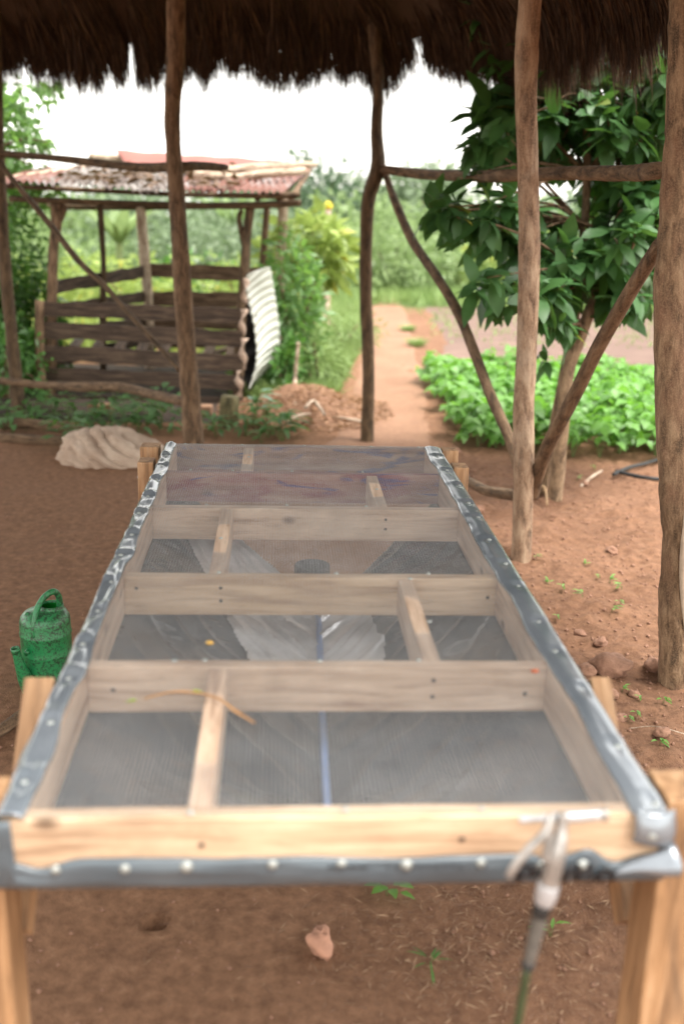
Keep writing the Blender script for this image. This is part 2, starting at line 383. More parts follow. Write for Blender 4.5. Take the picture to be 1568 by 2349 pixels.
for t, mt in zip(RT, (PINE2, PINE, PINE2, STAINR)):
    board('cross_rail', mt, table, TL(0, t+THK/2, -HH/2-.001), TL(.922, t+THK/2, -HH/2-.001), HH, THK, rough=.001, seed=t)
bays = [(THK, RT[0]), (RT[0]+THK, RT[1]), (RT[1]+THK, RT[2]), (RT[2]+THK, RT[3]), (RT[3]+THK, 2.35-THK)]
for (a0, a1), u, mt in zip(bays, (.258, .69, .222, .69, .265), (PINE2, PINE2, PINE2, PINE2, PINE2)):
    board('spacer_block', mt, table, TL(u, a0, -.048), TL(u, a1, -.048), .092, .036, seed=u)
# wire mesh draped over the rails
def msag(u, t):
    z = .0045 + .0035*fbm(u*3.1, t*3.1, 2, 8)
    for (a0, a1) in bays:
        s = np.clip((t-a0)/(a1-a0), 0, 1); z = z - .010*np.sin(np.pi*s)*np.sin(np.pi*np.clip(u/.92, 0, 1))**.5*((t > a0) & (t < a1))
    return z
def wires(U, T, r):
    """U,T arrays [n wires, k points] -> thin triangular tubes"""
    n, k = U.shape; Wz = msag(U, T); Z = TH + T*math.sin(TTILT) + Wz; P = np.stack([U, T, Z], -1)
    d = P[:, 1:]-P[:, :-1]; d = np.concatenate([d, d[:, -1:]], 1); d /= np.linalg.norm(d, axis=-1, keepdims=True)
    up = np.array([0, 0, 1.]); sd = np.cross(d, up); sd /= np.linalg.norm(sd, axis=-1, keepdims=True); up2 = np.cross(sd, d)
    ring = [P+r*(math.cos(a)*up2+math.sin(a)*sd) for a in (0, 2.094, 4.189)]
    V = np.stack(ring, 2); b = (np.arange(n)[:, None]*k+np.arange(k-1)[None])*3
    Q = np.concatenate([np.stack([b+i, b+(i+1) % 3, b+3+(i+1) % 3, b+3+i], -1).reshape(-1, 4) for i in range(3)])
    return V.reshape(-1, 3), Q
SP = .0072
u_ = np.arange(-.012, .938, SP); t_ = np.linspace(-.002+.006, 2.345, 96)
UU, TT = np.meshgrid(u_, t_, indexing='ij'); UU = UU + .004*fbm(TT*2, UU*2, 3, 5) + rng.normal(0, .0004, (len(u_), 1))
V1, Q1 = wires(UU, TT, .00042)
t2 = np.arange(.006, 2.345, SP); u2 = np.linspace(-.012, .938, 40)
TT2, UU2 = np.meshgrid(t2, u2, indexing='ij'); TT2 = TT2 + .006*fbm(UU2*2.5, TT2*2.5, 3, 6)
V2, Q2 = wires(UU2, np.clip(TT2, .004, 2.346), .00042)
m = NT('galvanised_wire'); m.col(m.ramp(m.noise(m.coord(), 9, 3), [(.3, (.37, .37, .37)), (.7, (.54, .54, .54))])); m.set(Roughness=.42, Metallic=.5); WIRE = m.m
me = quads_mesh('wire_mesh', np.concatenate([V1, V2]), np.concatenate([Q1, Q2+len(V1)])); link('wire_mesh', me, WIRE, table)
# grey plastic chute hung under the frame
m = NT('grey_plastic'); a = m.noise(m.coord(), 6, 4, .6); b = m.noise(m.coord(), 40, 4)
c = m.ramp(a, [(.3, (.15, .175, .20)), (.7, (.24, .265, .295))]); c = m.mix(m.ramp(m.noise(m.coord(), 3, 3), [(.5, (0, 0, 0)), (.8, (.5, .5, .5))]), c, (.2, .22, .19))
m.col(c); m.set(Roughness=.2, Metallic=.25); m.b.inputs['Specular IOR Level'].default_value = 1.; STRIP = m.m
m = NT('chute_sheet'); a = m.noise(m.coord(), 4, 5, .6); b = m.noise(m.coord((1, 1, 1)), 30, 5, .7)
c = m.ramp(a, [(.3, (.045, .052, .060)), (.7, (.078, .088, .10))]); c = m.mix(m.ramp(b, [(.55, (0, 0, 0)), (.72, (.6, .6, .6))]), c, (.13, .09, .065))
m.col(c); m.set(Roughness=.22); m.b.inputs['Specular IOR Level'].default_value = .9; SHEET = m.m
nu, ntt = 150, 330; uu = np.linspace(-.02, .94, nu); tt = np.linspace(.03, 2.2, ntt); Tg, Ug = np.meshgrid(tt, uu, indexing='ij')
vu = .462 + .02*Tg; e = np.clip(np.abs(Ug-vu)/.47, 0, 1)
drop = .125*np.clip((Tg-.03)/.35, 0, 1)
zz = -.104 - drop*(1-e**1.15)
def crease(d, amp, sh=3.): return amp*(1-np.abs(np.sin(d)))**sh
rays = np.arctan2((Tg-.55), (Ug-vu))
dl = np.where(Ug < vu, Tg*1.0+Ug*1.75, Tg*1.0-Ug*1.6)
zz += crease(dl*20+2*fbm(Ug*4, Tg*4, 2, 3), .016, 5)*np.clip((Tg-.0)*2, 0, 1)*np.clip(1.2-e, 0, 1)*(.35+np.clip(fbm(Ug*3, Tg*3, 2, 9)+.5, 0, 1))
zz += .006*fbm(Ug*6, Tg*6, 3, 12) + .0015*fbm(Ug*60, Tg*60, 2, 13)
notch = (Tg > 1.33 + np.abs(Ug-.508)*1.72)
idq = np.arange(ntt*nu).reshape(ntt, nu); Qs = np.stack([idq[:-1, :-1], idq[:-1, 1:], idq[1:, 1:], idq[1:, :-1]], -1)
keep = ~(notch[:-1, :-1] | notch[1:, 1:])
Vs = np.stack([Ug, Tg, TH+Tg*math.sin(TTILT)+zz], -1).reshape(-1, 3)
ch = link('drain_sheet', quads_mesh('drain_sheet', Vs, Qs[keep]), SHEET, table)
sm = ch.modifiers.new('thick', 'SOLIDIFY'); sm.thickness = .0012
FILM = plain('painted_glare_film', (.74, .75, .77), .16, var=.2, sc=9); FILM.node_tree.nodes['Principled BSDF'].inputs['Specular IOR Level'].default_value = 1.; FILM.node_tree.nodes['Principled BSDF'].inputs['Metallic'].default_value = .3  # pale film: glare on the plastic sheet is put into its colour
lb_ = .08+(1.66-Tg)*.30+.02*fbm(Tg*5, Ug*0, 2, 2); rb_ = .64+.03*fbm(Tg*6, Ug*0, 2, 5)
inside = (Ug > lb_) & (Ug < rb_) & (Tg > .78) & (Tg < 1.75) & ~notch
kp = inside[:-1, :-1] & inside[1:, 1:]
zf = zz + .004 + crease(dl*30+3*fbm(Ug*5, Tg*5, 2, 23), .016, 5)
film = link('glare_film', quads_mesh('glare_film', np.stack([Ug, Tg, TH+Tg*math.sin(TTILT)+zf], -1).reshape(-1, 3), Qs[kp]), FILM, table)
mb = MB(); mb.tube([TL(.464+.02*t, t, -.104-.125*min(1, max(0, (t-.03)/.35))+.012) for t in np.linspace(.06, 1.28, 14)], .0085, n=8)
mb.build('drain_cord', plain('blue_plastic', (.22, .34, .62), .35, var=.25, sc=5), table)
mb = MB(); mb.lathe([(.055, -.66), (.055, -.004), (.053, .0), (.050, -.002), (.048, -.1)], (0, 0, 0), 28)
pp = mb.build('drain_pipe', plain('dark_pipe', (.018, .022, .028), .4), table); pp.matrix_basis = Matrix.Translation(TL(.481, 1.58, -.185))
# nails with flat caps
NAILM = plain('nail_cap', (.36, .38, .36), .4, metal=.4)
nm = MB(); nm.lathe([(0.0001, .0042), (.0022, .0038), (.0045, .0024), (.0064, .0008), (.0066, 0)], n=14); nail_me = nm.build('nail', NAILM).data
bpy.data.objects.remove(bpy.data.objects['nail'])
def nail(parent, p, nrm=(0, 0, 1), s=1.):
    o = bpy.data.objects.new('nail', nail_me); COL.objects.link(o); o.parent = parent
    q = Vector((0, 0, 1)).rotation_difference(Vector(nrm)); o.matrix_basis = Matrix.LocRotScale(Vector(p), q, Vector((s, s, s))); return o
# plastic edging on the two long sides
def edging(side, nails, seed, amp):
    sgn = -1 if side == 'L' else 1; inner = -.002 if side == 'L' else .924; outw = .043 if side == 'L' else .060
    n = 420; T = np.linspace(-.004, 2.33, n); rows = []
    wv = .007*fbm(T*6, T*0+seed, 3, seed)*1.6
    prof = [(0, .0), (.004, .006), (.3, .0095), (.55, .0088), (.8, .0072), (.95, .003), (1.0, -.004), (1.01, -.02), (1.0, -.045), (.98, -.075), (.96, -.098)]
    sub = []
    for i in range(len(prof)-1):
        for k in range(3):
            f = k/3; sub.append((prof[i][0]*(1-f)+prof[i+1][0]*f, prof[i][1]*(1-f)+prof[i+1][1]*f))
    sub.append(prof[-1])
    V = np.zeros((n, len(sub), 3))
    for j, (f, z) in enumerate(sub):
        fn = max(0, 1-f) if f < 1 else 0
        u = inner + sgn*(f*outw) - sgn*wv*fn
        zz = np.full(n, z) + amp*1.3*fbm(T*5, T*0+f*1.6, 2, seed+3)*(1 if z > 0 else .5)
        if z > 0:
            for k, (nt_, nf) in enumerate(nails):
                g = np.exp(-(((T-nt_)/.030)**2+((f-nf)*outw/.017)**2)); zz = zz - (.0085 if amp > .006 else .004)*g
                g2 = np.exp(-(((T-nt_-.03)/.018)**2+((f-nf)*outw/.03)**2)); zz = zz + amp*.5*g2
            zz = np.maximum(zz, .0045 if f < .9 else z-.01)
            if f == 0: zz = np.full(n, .001)
        V[:, j, 0] = u + (amp*.8*fbm(T*5, T*0+1, 2, seed+9) if z < 0 else 0); V[:, j, 1] = T; V[:, j, 2] = TH+T*math.sin(TTILT)+zz
    k = len(sub); i_ = np.arange(n*k).reshape(n, k); Q = np.stack([i_[:-1, :-1], i_[:-1, 1:], i_[1:, 1:], i_[1:, :-1]], -1).reshape(-1, 4)
    if side == 'L': Q = Q[:, ::-1]
    o = link('plastic_edging', quads_mesh('plastic_edging', V.reshape(-1, 3), Q), STRIP, table)
    s_ = o.modifiers.new('thick', 'SOLIDIFY'); s_.thickness = .0008; s_.offset = 1
    for (t, f) in nails:
        nail(o, TL(inner+sgn*f*outw, t, .0058), s=random.uniform(.75, 1.0))
    return o
nlL = [(.10+i*.172+random.uniform(-.02, .02), random.uniform(.4, .6)) for i in range(13)]
nlR = [(.03+i*.178+random.uniform(-.03, .03), random.uniform(.45, .75)) for i in range(13)]
edging('L', nlL, 4, .011); edging('R', nlR, 14, .0035)
# front edging: a band along the bottom of the front rail that turns up at the ends
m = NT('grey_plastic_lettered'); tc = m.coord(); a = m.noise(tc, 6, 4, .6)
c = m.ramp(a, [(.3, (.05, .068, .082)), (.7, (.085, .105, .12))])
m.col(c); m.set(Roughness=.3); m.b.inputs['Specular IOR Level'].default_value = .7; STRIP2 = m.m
n = 300; U = np.linspace(-.062, .985, n); k = 14; V = np.zeros((n, k, 3))
top = -.067 + .005*fbm(U*7, U*0, 3, 3)*1.5
top = np.where(U > .74, top - .012*np.exp(-((U-.80)/.02)**2) - .016*np.exp(-((U-.905)/.03)**2) + .010*np.exp(-((U-.86)/.02)**2), top)
top = np.where(U < .09, top - .018*np.exp(-((U-.02)/.035)**2), top)
top = np.where(U < -.018, .001, top)
for j in range(k):
    f = j/(k-1); z = top*(1-f) + (-.117)*f
    y = -.003 - .006*np.sin(f*math.pi)**.7 - .003*fbm(U*9, U*0+f*3, 3, 6) + (f > .95)*.012 + .0015*(j == 0)
    y = np.minimum(y, -.0025)
    V[:, j, 0] = U; V[:, j, 1] = y; V[:, j, 2] = TH+z
V[:, 0, 1] = -.0012
i_ = np.arange(n*k).reshape(n, k); Q = np.stack([i_[:-1, :-1], i_[1:, :-1], i_[1:, 1:], i_[:-1, 1:]], -1).reshape(-1, 4)[:, ::-1]
fe = link('plastic_edging', quads_mesh('plastic_edging', V.reshape(-1, 3), Q), STRIP2, table)
s_ = fe.modifiers.new('thick', 'SOLIDIFY'); s_.thickness = .0015; s_.offset = 0
for (u, z) in ((-.045, -.035), (-.048, -.082), (.045, -.078), (.148, -.078), (.24, -.076), (.37, -.074), (.475, -.074), (.575, -.078), (.69, -.076), (.785, -.082), (.85, -.082)):
    nail(fe, (u, -.0105, TH+z), (0, -1, 0), s=1.45 if u in (.24, .575, .85) else 1.15)
for (u, t) in ((.245, .01), (.48, .014), (.69, .012), (.17, RT[0]+.017), (.23, RT[0]+.02), (.46, RT[0]+.017), (.66, RT[0]+.02), (.71, .72), (.23, RT[1]+.018), (.52, RT[1]+.018), (.75, RT[1]+.02), (.70, .98), (.22, 1.27), (.16, 1.575), (.40, 1.578), (.64, 1.575), (.08, 1.967), (.22, 1.967), (.42, 1.967), (.66, 1.967), (.69, 1.76), (.27, 2.15), (.03, 2.33), (.24, 2.33), (.47, 2.33), (.72, 2.33), (.9, 2.33)):
    nail(table, TL(u, t, .0048), s=.85)
# faded black print left on the reused front sheet, partly folded away
INK = plain('black_ink', (.008, .008, .01), .45)
def glyph(pts, w):
    mb = MB()
    for (u0, z0, u1, z1) in pts:
        p0 = Vector((u0, -.0145, TH+z0)); p1 = Vector((u1, -.0145, TH+z1)); d = p1-p0; ax = d.normalized(); up = ax.cross(Vector((0, 1, 0)))
        mb.box((p0+p1)/2, (ax, Vector((0, 1, 0)), up), (d.length+w*.6, .0012, w))
    return mb
gl = []
for (x, s, segs) in ((.750, .030, ((0, .1, 0, .9), (0, .9, .7, .9), (.7, .9, .7, .4), (0, .5, .6, .4))),
                     (.783, .028, ((.1, .1, .1, .9), (.1, .1, .7, .1), (.7, .1, .7, .8), (.1, .9, .7, .8), (.1, .5, .5, .5))),
                     (.812, .026, ((0, .9, .35, .1), (.35, .1, .75, .9))),
                     (.838, .032, ((.1, .2, .1, .8), (.1, .8, .8, .8), (.1, .2, .8, .2), (.3, .5, .8, .5))),
                     (.872, .030, ((0, .15, .9, .15), (.05, .25, .5, .7), (.5, .7, .95, .3)))):
    for (a0, b0, a1, b1) in segs: gl.append((x+a0*s, -.110+b0*.034, x+a1*s, -.110+b1*.034))
glyph(gl, .0085).build('printed_lettering', INK, fe); mb = MB()
for i in range(13):
    x = .545+i*.0125; hgt = random.choice((.005, .008, .006)); mb2 = glyph([(x, -.076, x+.002, -.076-hgt)], .0028); mb.v_off = 0; mb.add(mb2.v, mb2.f)
for i in range(4):
    x = .455+i*.016; glyph([(x, -.0775, x+.011, -.0778)], .003).build('printed_mark', INK, fe)
mb.build('printed_lettering', INK, fe)
# folded corner flap at the near right
mb = MB(); cs = []
for i in range(9):
    a = i/8; ang = a*math.pi*.9
    cs.append([TL(.925+.062*f, -.002-.012*math.sin(ang)-.012*math.sin(f*3), .012-.055*a*(1.0 if f < .6 else 1+.4*(f-.6))) for f in np.linspace(0, 1, 8)])
vs = [p for r in cs for p in r]; fs = [(i*8+j, i*8+j+1, (i+1)*8+j+1, (i+1)*8+j) for i in range(8) for j in range(7)]
mb.add(vs, fs); fl = mb.build('edging_flap', STRIP, table); s_ = fl.modifiers.new('t', 'SOLIDIFY'); s_.thickness = .002
mb = MB(); vs = []
for i in range(13):
    a = i/12
    for j in range(9):
        f = j/8; vs.append(TL(.895+.095*f+.006*math.sin(a*3), -.012-.030*math.sin(a*math.pi)*f, -.10+.062*a*f+.004*math.sin(f*5)))
fs = [(i*9+j, i*9+j+1, (i+1)*9+j+1, (i+1)*9+j) for i in range(12) for j in range(8)]
mb.add(vs, fs); fl2 = mb.build('edging_flap', STRIP, table); s_ = fl2.modifiers.new('t', 'SOLIDIFY'); s_.thickness = .002
nail(fl, TL(.95, -.024, -.022), (0, -1, 0), s=1.2)
# dark screw heads sunk in the rails
SCREW = plain('screw_head', (.05, .035, .03), .5, metal=.4)
sm_ = MB(); sm_.lathe([(.0001, .0012), (.0042, .001), (.0046, 0)], n=10); screw_me = sm_.build('screw_head', SCREW).data; bpy.data.objects.remove(bpy.data.objects['screw_head'])
for (u, t, w) in ((.70, RT[2], -.032), (.70, RT[2], -.062), (.235, RT[1], -.028), (.235, RT[1], -.062), (.69, RT[0], -.030), (.69, RT[0], -.066), (.262, 0, -.045), (.66, 0, -.04), (.03, RT[1], -.03), (.9, RT[1], -.05), (.05, RT[0], -.05), (.88, RT[0], -.06), (.21, RT[2], -.05)):
    o = bpy.data.objects.new('screw_head', screw_me); COL.objects.link(o); o.parent = table; p_ = TL(u, t, w); p_.y = t-.0008; o.matrix_basis = Matrix.Translation(p_) @ Matrix.Rotation(rad(90), 4, 'X')
# legs and braces
def leg(u0, u1, t0, t1, ztop, seed):
    um, tm = (u0+u1)/2, (t0+t1)/2
    return board('leg', LEGM, table, Vector((um, tm, -.01)), Vector((um, tm, ztop)), t1-t0, u1-u0, up=(0, 1, 0), bevel=.004, seed=seed)
zt = lambda t, d=0: TH+t*math.sin(TTILT)+d
for (u0, u1, t0, t1, d) in ((-.118, -.046, .03, .125, 0), (.992, 1.075, .03, .125, .004),
                            (-.13, -.062, 2.27, 2.35, .006), (.985, 1.045, 2.28, 2.35, .006), (-.115, -.060, 2.09, 2.17, -.004), (.99, 1.045, 2.06, 2.14, .0)):
    leg(u0, u1, t0, t1, zt(t0, d), u0*3+t0)
for (u, s, w_) in ((-.077, 1, .056), (1.012, -1, .040)):
    board('leg_brace', LEGM, table, TL(u, .47, -.015), Vector((u, .16, .50)), .07, w_, up=(0, 1, .8), seed=u)
for (u0, z) in ((-.134, .76), (1.047, .80)):
    mb = MB(); mb.tube([Vector((u0, 2.30, z)), Vector((u0+.012*(1 if u0 > 0 else -1)*1, 2.30, z))], .006, n=6); mb.build('bolt', plain('steel_bolt', (.3, .3, .3), .4, metal=.9), table, smooth=False)
# dry stalk and scraps resting on the wire
DRY = plain('dry_stalk', (.36, .19, .08), .7, var=.3); FRESH = leafm('leaf_scrap', (.2, .3, .04), (.3, .42, .06))
mb = MB(); q = [TW(*p) for p in ((.13, .36, .008), (.19, .385, .010), (.26, .36, .012), (.30, .31, .010), (.335, .27, .009))]
mb.tube(q, [.0014, .002, .0021, .0032, .002], n=6, res=4); stalk = mb.build('dry_stalk', DRY); tag(stalk, 'curved orange dry stalk lying on the wire mesh near the front left of the table', 'stalk')
for q_, d_ in ((TW(.12, .355, .008), (-1, -.2, .1)), (TW(.215, .385, .010), (1, .2, .1))):
    V, Qz = leaves([q_], [d_], [(0, 0, 1)], .022, .010); fr = link('leaf_tip', quads_mesh('leaf_tip', V, Qz), FRESH); fr.parent = stalk
for i, (u, t, w_, nm_, lb) in enumerate(((.886, .47, .012, 'seed_husk', 'small red-brown husk on the mesh by the right rail'), (.235, .60, .014, 'seed_husk', 'yellow-brown husk on the mesh behind the second cross rail'))):
    mb = MB(); c0 = TW(u, t, .008)
    mb.lathe([(.0001, -.004), (.006, -.002), (.008, .001), (.004, .005), (.0001, .006)], c0, 10, 1.2, .8); o = mb.build(nm_, plain('husk_'+str(i), (.4, .12, .06) if i == 0 else (.55, .33, .08), .7)); tag(o, lb, 'husk')

# ------------------------------------------------------------------ trigger lance hanging over the front rail
lance = thing('trigger_lance', 'worn grey metal trigger lance with ribbed collar and green hose hooked over the front rail', 'sprayer', at(1262, 1876, 1.24))
GREYM = plain('worn_metal', (.30, .28, .26), .42, metal=.55, sc=60); WHITEM = plain('white_metal', (.42, .42, .43), .35, metal=.3, sc=40); BLK = plain('black_rubber', (.015, .015, .015), .6)
HOSE = plain('green_hose', (.035, .05, .02), .5, sc=20); RIB = plain('ribbed_rubber', (.10, .085, .07), .6, sc=50)
YL = 1.235
def lp(name, mat, pts, rs, n=14, res=5):
    mb = MB(); mb.tube(pts, rs, n=n, res=res); return rel(mb.build(name, mat), lance)
lp('nozzle_tube', WHITEM, [at(1266, 1876, 1.262), at(1320, 1873, 1.268), at(1378, 1869, 1.272)], [.0075, .0085, .0075])
lp('nozzle_tip', GREYM, [at(1378, 1869, 1.272), at(1392, 1868, 1.272)], [.0095, .0095])
lp('hook_tube', WHITEM, [at(1266, 1876, 1.262), at(1225, 1878, 1.268), at(1192, 1880, 1.272)], [.0065, .005, .006])
lp('barrel', GREYM, [at(1290, 1866, 1.255), at(1287, 1905, 1.25), at(1277, 1960, YL), at(1258, 2030, YL)], [.007, .009, .0125, .0145])
lp('barrel', GREYM, [at(1262, 1880, 1.25), at(1256, 1930, 1.24), at(1250, 1975, YL)], [.006, .0065, .0075])
lp('trigger', GREYM, [at(1262, 1868, 1.25), at(1250, 1908, 1.235), at(1212, 1948, 1.225), at(1182, 1985, 1.22), at(1166, 2012, 1.22)], [.0045, .006, .0068, .0065, .0055])
lp('collar', WHITEM, [at(1258, 2026, YL), at(1253, 2046, YL), at(1246, 2070, YL)], [.0155, .0165, .0145])
lp('rubber_ring', BLK, [at(1243, 2074, YL), at(1237, 2100, YL)], [.0135, .0125])
mb = MB(); npt = 26; a_, b_ = at(1237, 2100, YL), at(1212, 2208, YL)
for i in range(npt):
    p = a_.lerp(b_, i/npt); q = a_.lerp(b_, (i+.72)/npt); r = .0122*(1-i/npt)+.009*(i/npt); mb.tube([p, q], [r, r], n=14); mb.tube([q, a_.lerp(b_, (i+1)/npt)], [r*.78, r*.78], n=14)
rel(mb.build('ribbed_collar', RIB), lance)
lp('rubber_ring', BLK, [at(1212, 2206, YL), at(1209, 2218, YL)], [.0105, .0105])
h0 = at(1209, 2216, YL); h1 = at(1186, 2349, YL); dh = (h1-h0)
lp('hose', HOSE, [h0, h1, h1+dh*.9, Vector((h1.x-.06, 1.18, .2)), Vector((h1.x-.02, 1.1, .03)), Vector((h1.x+.3, 1.0, .012)), Vector((h1.x+.9, .8, .012))], [.0068]*7)

# ------------------------------------------------------------------ thatched shelter: posts, beams, braces, roof
shelter = thing('thatched_shelter', 'open shelter of crooked round poles under a dark hanging thatch roof', 'shelter', (0, 5, 0))
P1, PM, P3, P4, P0 = onz(447, 1052), onz(842, 1013), onz(1194, 1287), onz(1545, 1562), onz(42, 952)
def onpost(px, py, Y): return at(px, py, Y)
y1 = P1.y
post1 = pole('post', BARK2, shelter, [P1+Vector((0, 0, -.1)), at(443, 985, y1), at(432, 850, y1), at(418, 640, y1), at(405, 450, y1+.03), at(397, 330, y1+.03), at(395, 250, y1+.03), at(403, 150, y1), at(404, 0, y1-.05), at(404, -140, y1-.1)], [.078, .073, .066, .062, .057, .053, .056, .060, .064, .064], wob=.10, seed=1)
ym = PM.y
post2 = pole('post', BARK1, shelter, [PM+Vector((0, 0, -.1)), at(842, 985, ym), at(845, 850, ym), at(839, 700, ym), at(839, 560, ym), at(845, 455, ym), at(866, 385, ym-.04), at(863, 300, ym), at(867, 200, ym), at(860, 90, ym), at(856, 0, ym-.05), at(850, -150, ym-.1)], [.062, .052, .046, .048, .047, .052, .056, .043, .041, .047, .045, .045], wob=.10, seed=2)
y3 = P3.y
post3 = pole('post', BARK3, shelter, [P3+Vector((0, 0, -.1)), at(1195, 1260, y3), at(1200, 1100, y3), at(1200, 950, y3), at(1207, 800, y3), at(1213, 600, y3), at(1211, 420, y3), at(1206, 250, y3-.02), at(1207, 120, y3), at(1215, 0, y3), at(1222, -180, y3)], [.058, .052, .052, .054, .050, .052, .050, .050, .056, .054, .054], wob=.06, seed=3)
y4 = P4.y
post4 = pole('post', BARK4, shelter, [P4+Vector((0, 0, -.1)), at(1547, 1540, y4), at(1549, 1400, y4), at(1556, 1240, y4), at(1550, 1100, y4), at(1543, 900, y4), at(1538, 700, y4), at(1548, 500, y4), at(1560, 300, y4), at(1568, 120, y4), at(1575, -40, y4), at(1580, -200, y4)], [.070, .064, .066, .060, .066, .062, .062, .056, .052, .052, .055, .055], n=20, res=10, wob=.09, seed=4)
y0_ = P0.y
post0 = pole('post', BARK1, shelter, [P0+Vector((0, 0, -.1)), at(40, 900, y0_), at(26, 760, y0_), at(10, 580, y0_), at(2, 430, y0_), at(-4, 300, y0_), at(-8, 100, y0_), at(-12, -60, y0_)], [.065, .06, .052, .050, .047, .045, .045, .045], wob=.12, seed=5)
# peeled patch on the near post
mb = MB(); vs = []
for i in range(9):
    for j in range(4):
        z = 1165+i*33; c = Vector(at(1556, z, y4)); ang = rad(-105+j*11+6*math.sin(i*1.3)); hw = math.sin((i+.5)/9*math.pi)
        ang = rad(-88)+(j-1.5)*rad(13)*max(.25, hw); vs.append(c+Vector((math.cos(ang)*.0675, math.sin(ang)*.0675, 0)))
mb.add(vs, [(i*4+j, i*4+j+1, (i+1)*4+j+1, (i+1)*4+j) for i in range(8) for j in range(3)]); peel = mb.build('bare_patch', BARE)
sm = peel.modifiers.new('t', 'SOLIDIFY'); sm.thickness = .006; peel.parent = post4; peel.matrix_basis = Matrix.Translation(-Vector((0, 5, 0))).inverted() @ Matrix.Translation((0, 0, 0)) if False else Matrix.Identity(4)
peel.matrix_basis = post4.matrix_basis.inverted() @ Matrix.Translation(-shelter.location)
pole('beam', BARK2, shelter, [at(874, 388, ym-.05), at(960, 398, ym-.5), at(1080, 404, 6.3), at(1160, 403, 5.65), at(1250, 399, 5.22), at(1310, 397, 4.9), at(1430, 397, 4.2), at(1500, 392, y4+.16), at(1552, 386, y4+.1)], [.032, .035, .033, .033, .032, .031, .031, .031, .030], wob=.12, seed=6)
pole('brace', BARK2, shelter, [at(884, 402, ym-.05), at(908, 469, 7.4), at(947, 555, 7.0), at(1008, 645, 6.5), at(1056, 730, 6.15), at(1119, 893, 5.6), at(1164, 998, 5.28), at(1190, 1075, y3+.12)], [.024, .030, .032, .031, .031, .030, .030, .030], wob=.10, seed=7)
pole('brace', BARK2, shelter, [at(1512, 560, y4+.12), at(1450, 660, 3.9), at(1375, 790, 4.2), at(1310, 920, 4.5), at(1262, 1010, 4.75), at(1235, 1080, 4.95), at(1222, 1140, y3+.10)], [.026, .029, .030, .032, .034, .036, .028], wob=.08, seed=8)
pole('ground_rail', BARK2, shelter, [at(960, 1078, 6.7), at(1035, 1090, 6.15), at(1080, 1108, 5.8), at(1120, 1127, 5.45), at(1195, 1137, y3+.1)], [.032, .032, .030, .030, .034], wob=.08, seed=9)
pole('beam', BARK1, shelter, [at(-120, 345, y0_+.2), at(0, 352, y0_), at(120, 362, 8.2), at(250, 377, 7.8), at(330, 384, 7.5), at(405, 382, y1+.1), at(470, 381, y1+.3), at(520, 384, y1+.5)], [.028, .027, .027, .030, .032, .032, .030, .02], wob=.10, seed=10)
pole('brace', BARK1, shelter, [at(-4, 366, y0_-.05), at(40, 425, y0_-.15), at(115, 515, 8.1), at(180, 598, 7.9), at(240, 655, 7.7), at(310, 735, 7.45), at(370, 800, 7.25), at(412, 850, y1+.05)], [.022, .022, .025, .024, .022, .020, .019, .018], wob=.08, seed=11)
pole('ground_rail', BARK2, shelter, [at(-150, 866, y0_+.2), at(0, 874, y0_-.07), at(100, 884, 8.25), at(200, 888, 8.0), at(280, 889, 7.8), at(350, 905, 7.5), at(425, 922, y1+.05)], [.032, .032, .034, .042, .040, .036, .036], wob=.10, seed=12)
# roof: hipped sheet of thatch, open towards the camera end
EV = [(-700, 150, 9.2), (0, 168, 8.9), (250, 174, 8.6), (500, 164, 8.35), (855, 188, 8.15), (1010, 158, 7.7), (1200, 165, 6.7), (1400, 128, 5.6), (1568, 118, 4.75), (1800, 95, 4.0), (2300, 60, 3.2)]
EP = [at(*e) for e in EV]; EP.append(Vector((2.6, 1.1, 2.4)))
EP[0] = Vector((-6.2, 9.0, 2.75))
cum = [0]
for i in range(1, len(EP)): cum.append(cum[-1]+(EP[i]-EP[i-1]).length)
def eave(s):
    s = min(max(s, 0), cum[-1]-1e-4); i = max(k for k in range(len(cum)) if cum[k] <= s); i = min(i, len(EP)-2)
    f = (s-cum[i])/(cum[i+1]-cum[i]); p = EP[i].lerp(EP[i+1], f); d = (EP[i+1]-EP[i]).normalized()
    inn = Vector((0, 0, 1)).cross(d)*-1; inn.z = 0; inn.normalize()
    return p, d, inn
def ridge(p): return Vector((min(max(p.x, -5.5), -.6), 5.3, 4.9))
m = NT('thatch'); v = m.coord((1, 1, .25)); a = m.noise(v, 60, 5, .7)
g = m.n('ShaderNodeNewGeometry')
c = m.ramp(g.outputs['Random Per Island'], [(0, (.02, .010, .005)), (.7, (.055, .028, .014)), (1, (.14, .08, .04))]); m.col(c); m.set(Roughness=.9); THATCH = m.m
NS = 60; vs = []; fs = []
for i in range(NS+1):
    p, d, inn = eave(cum[-1]*i/NS); e0 = p+Vector((0, 0, .21))+inn*.10; r_ = ridge(p)
    for k in range(5): vs.append(e0.lerp(r_, k/4))
    top0 = p + Vector((0, 0, .34)) + inn*.02; vs += [r_+Vector((0, 0, .25)), top0.lerp(r_, .5)+Vector((0, 0, .16)), top0]
for i in range(NS):
    for k in range(8): fs.append((i*8+k, i*8+(k+1) % 8, (i+1)*8+(k+1) % 8, (i+1)*8+k))
mb = MB(); mb.add(vs, fs)
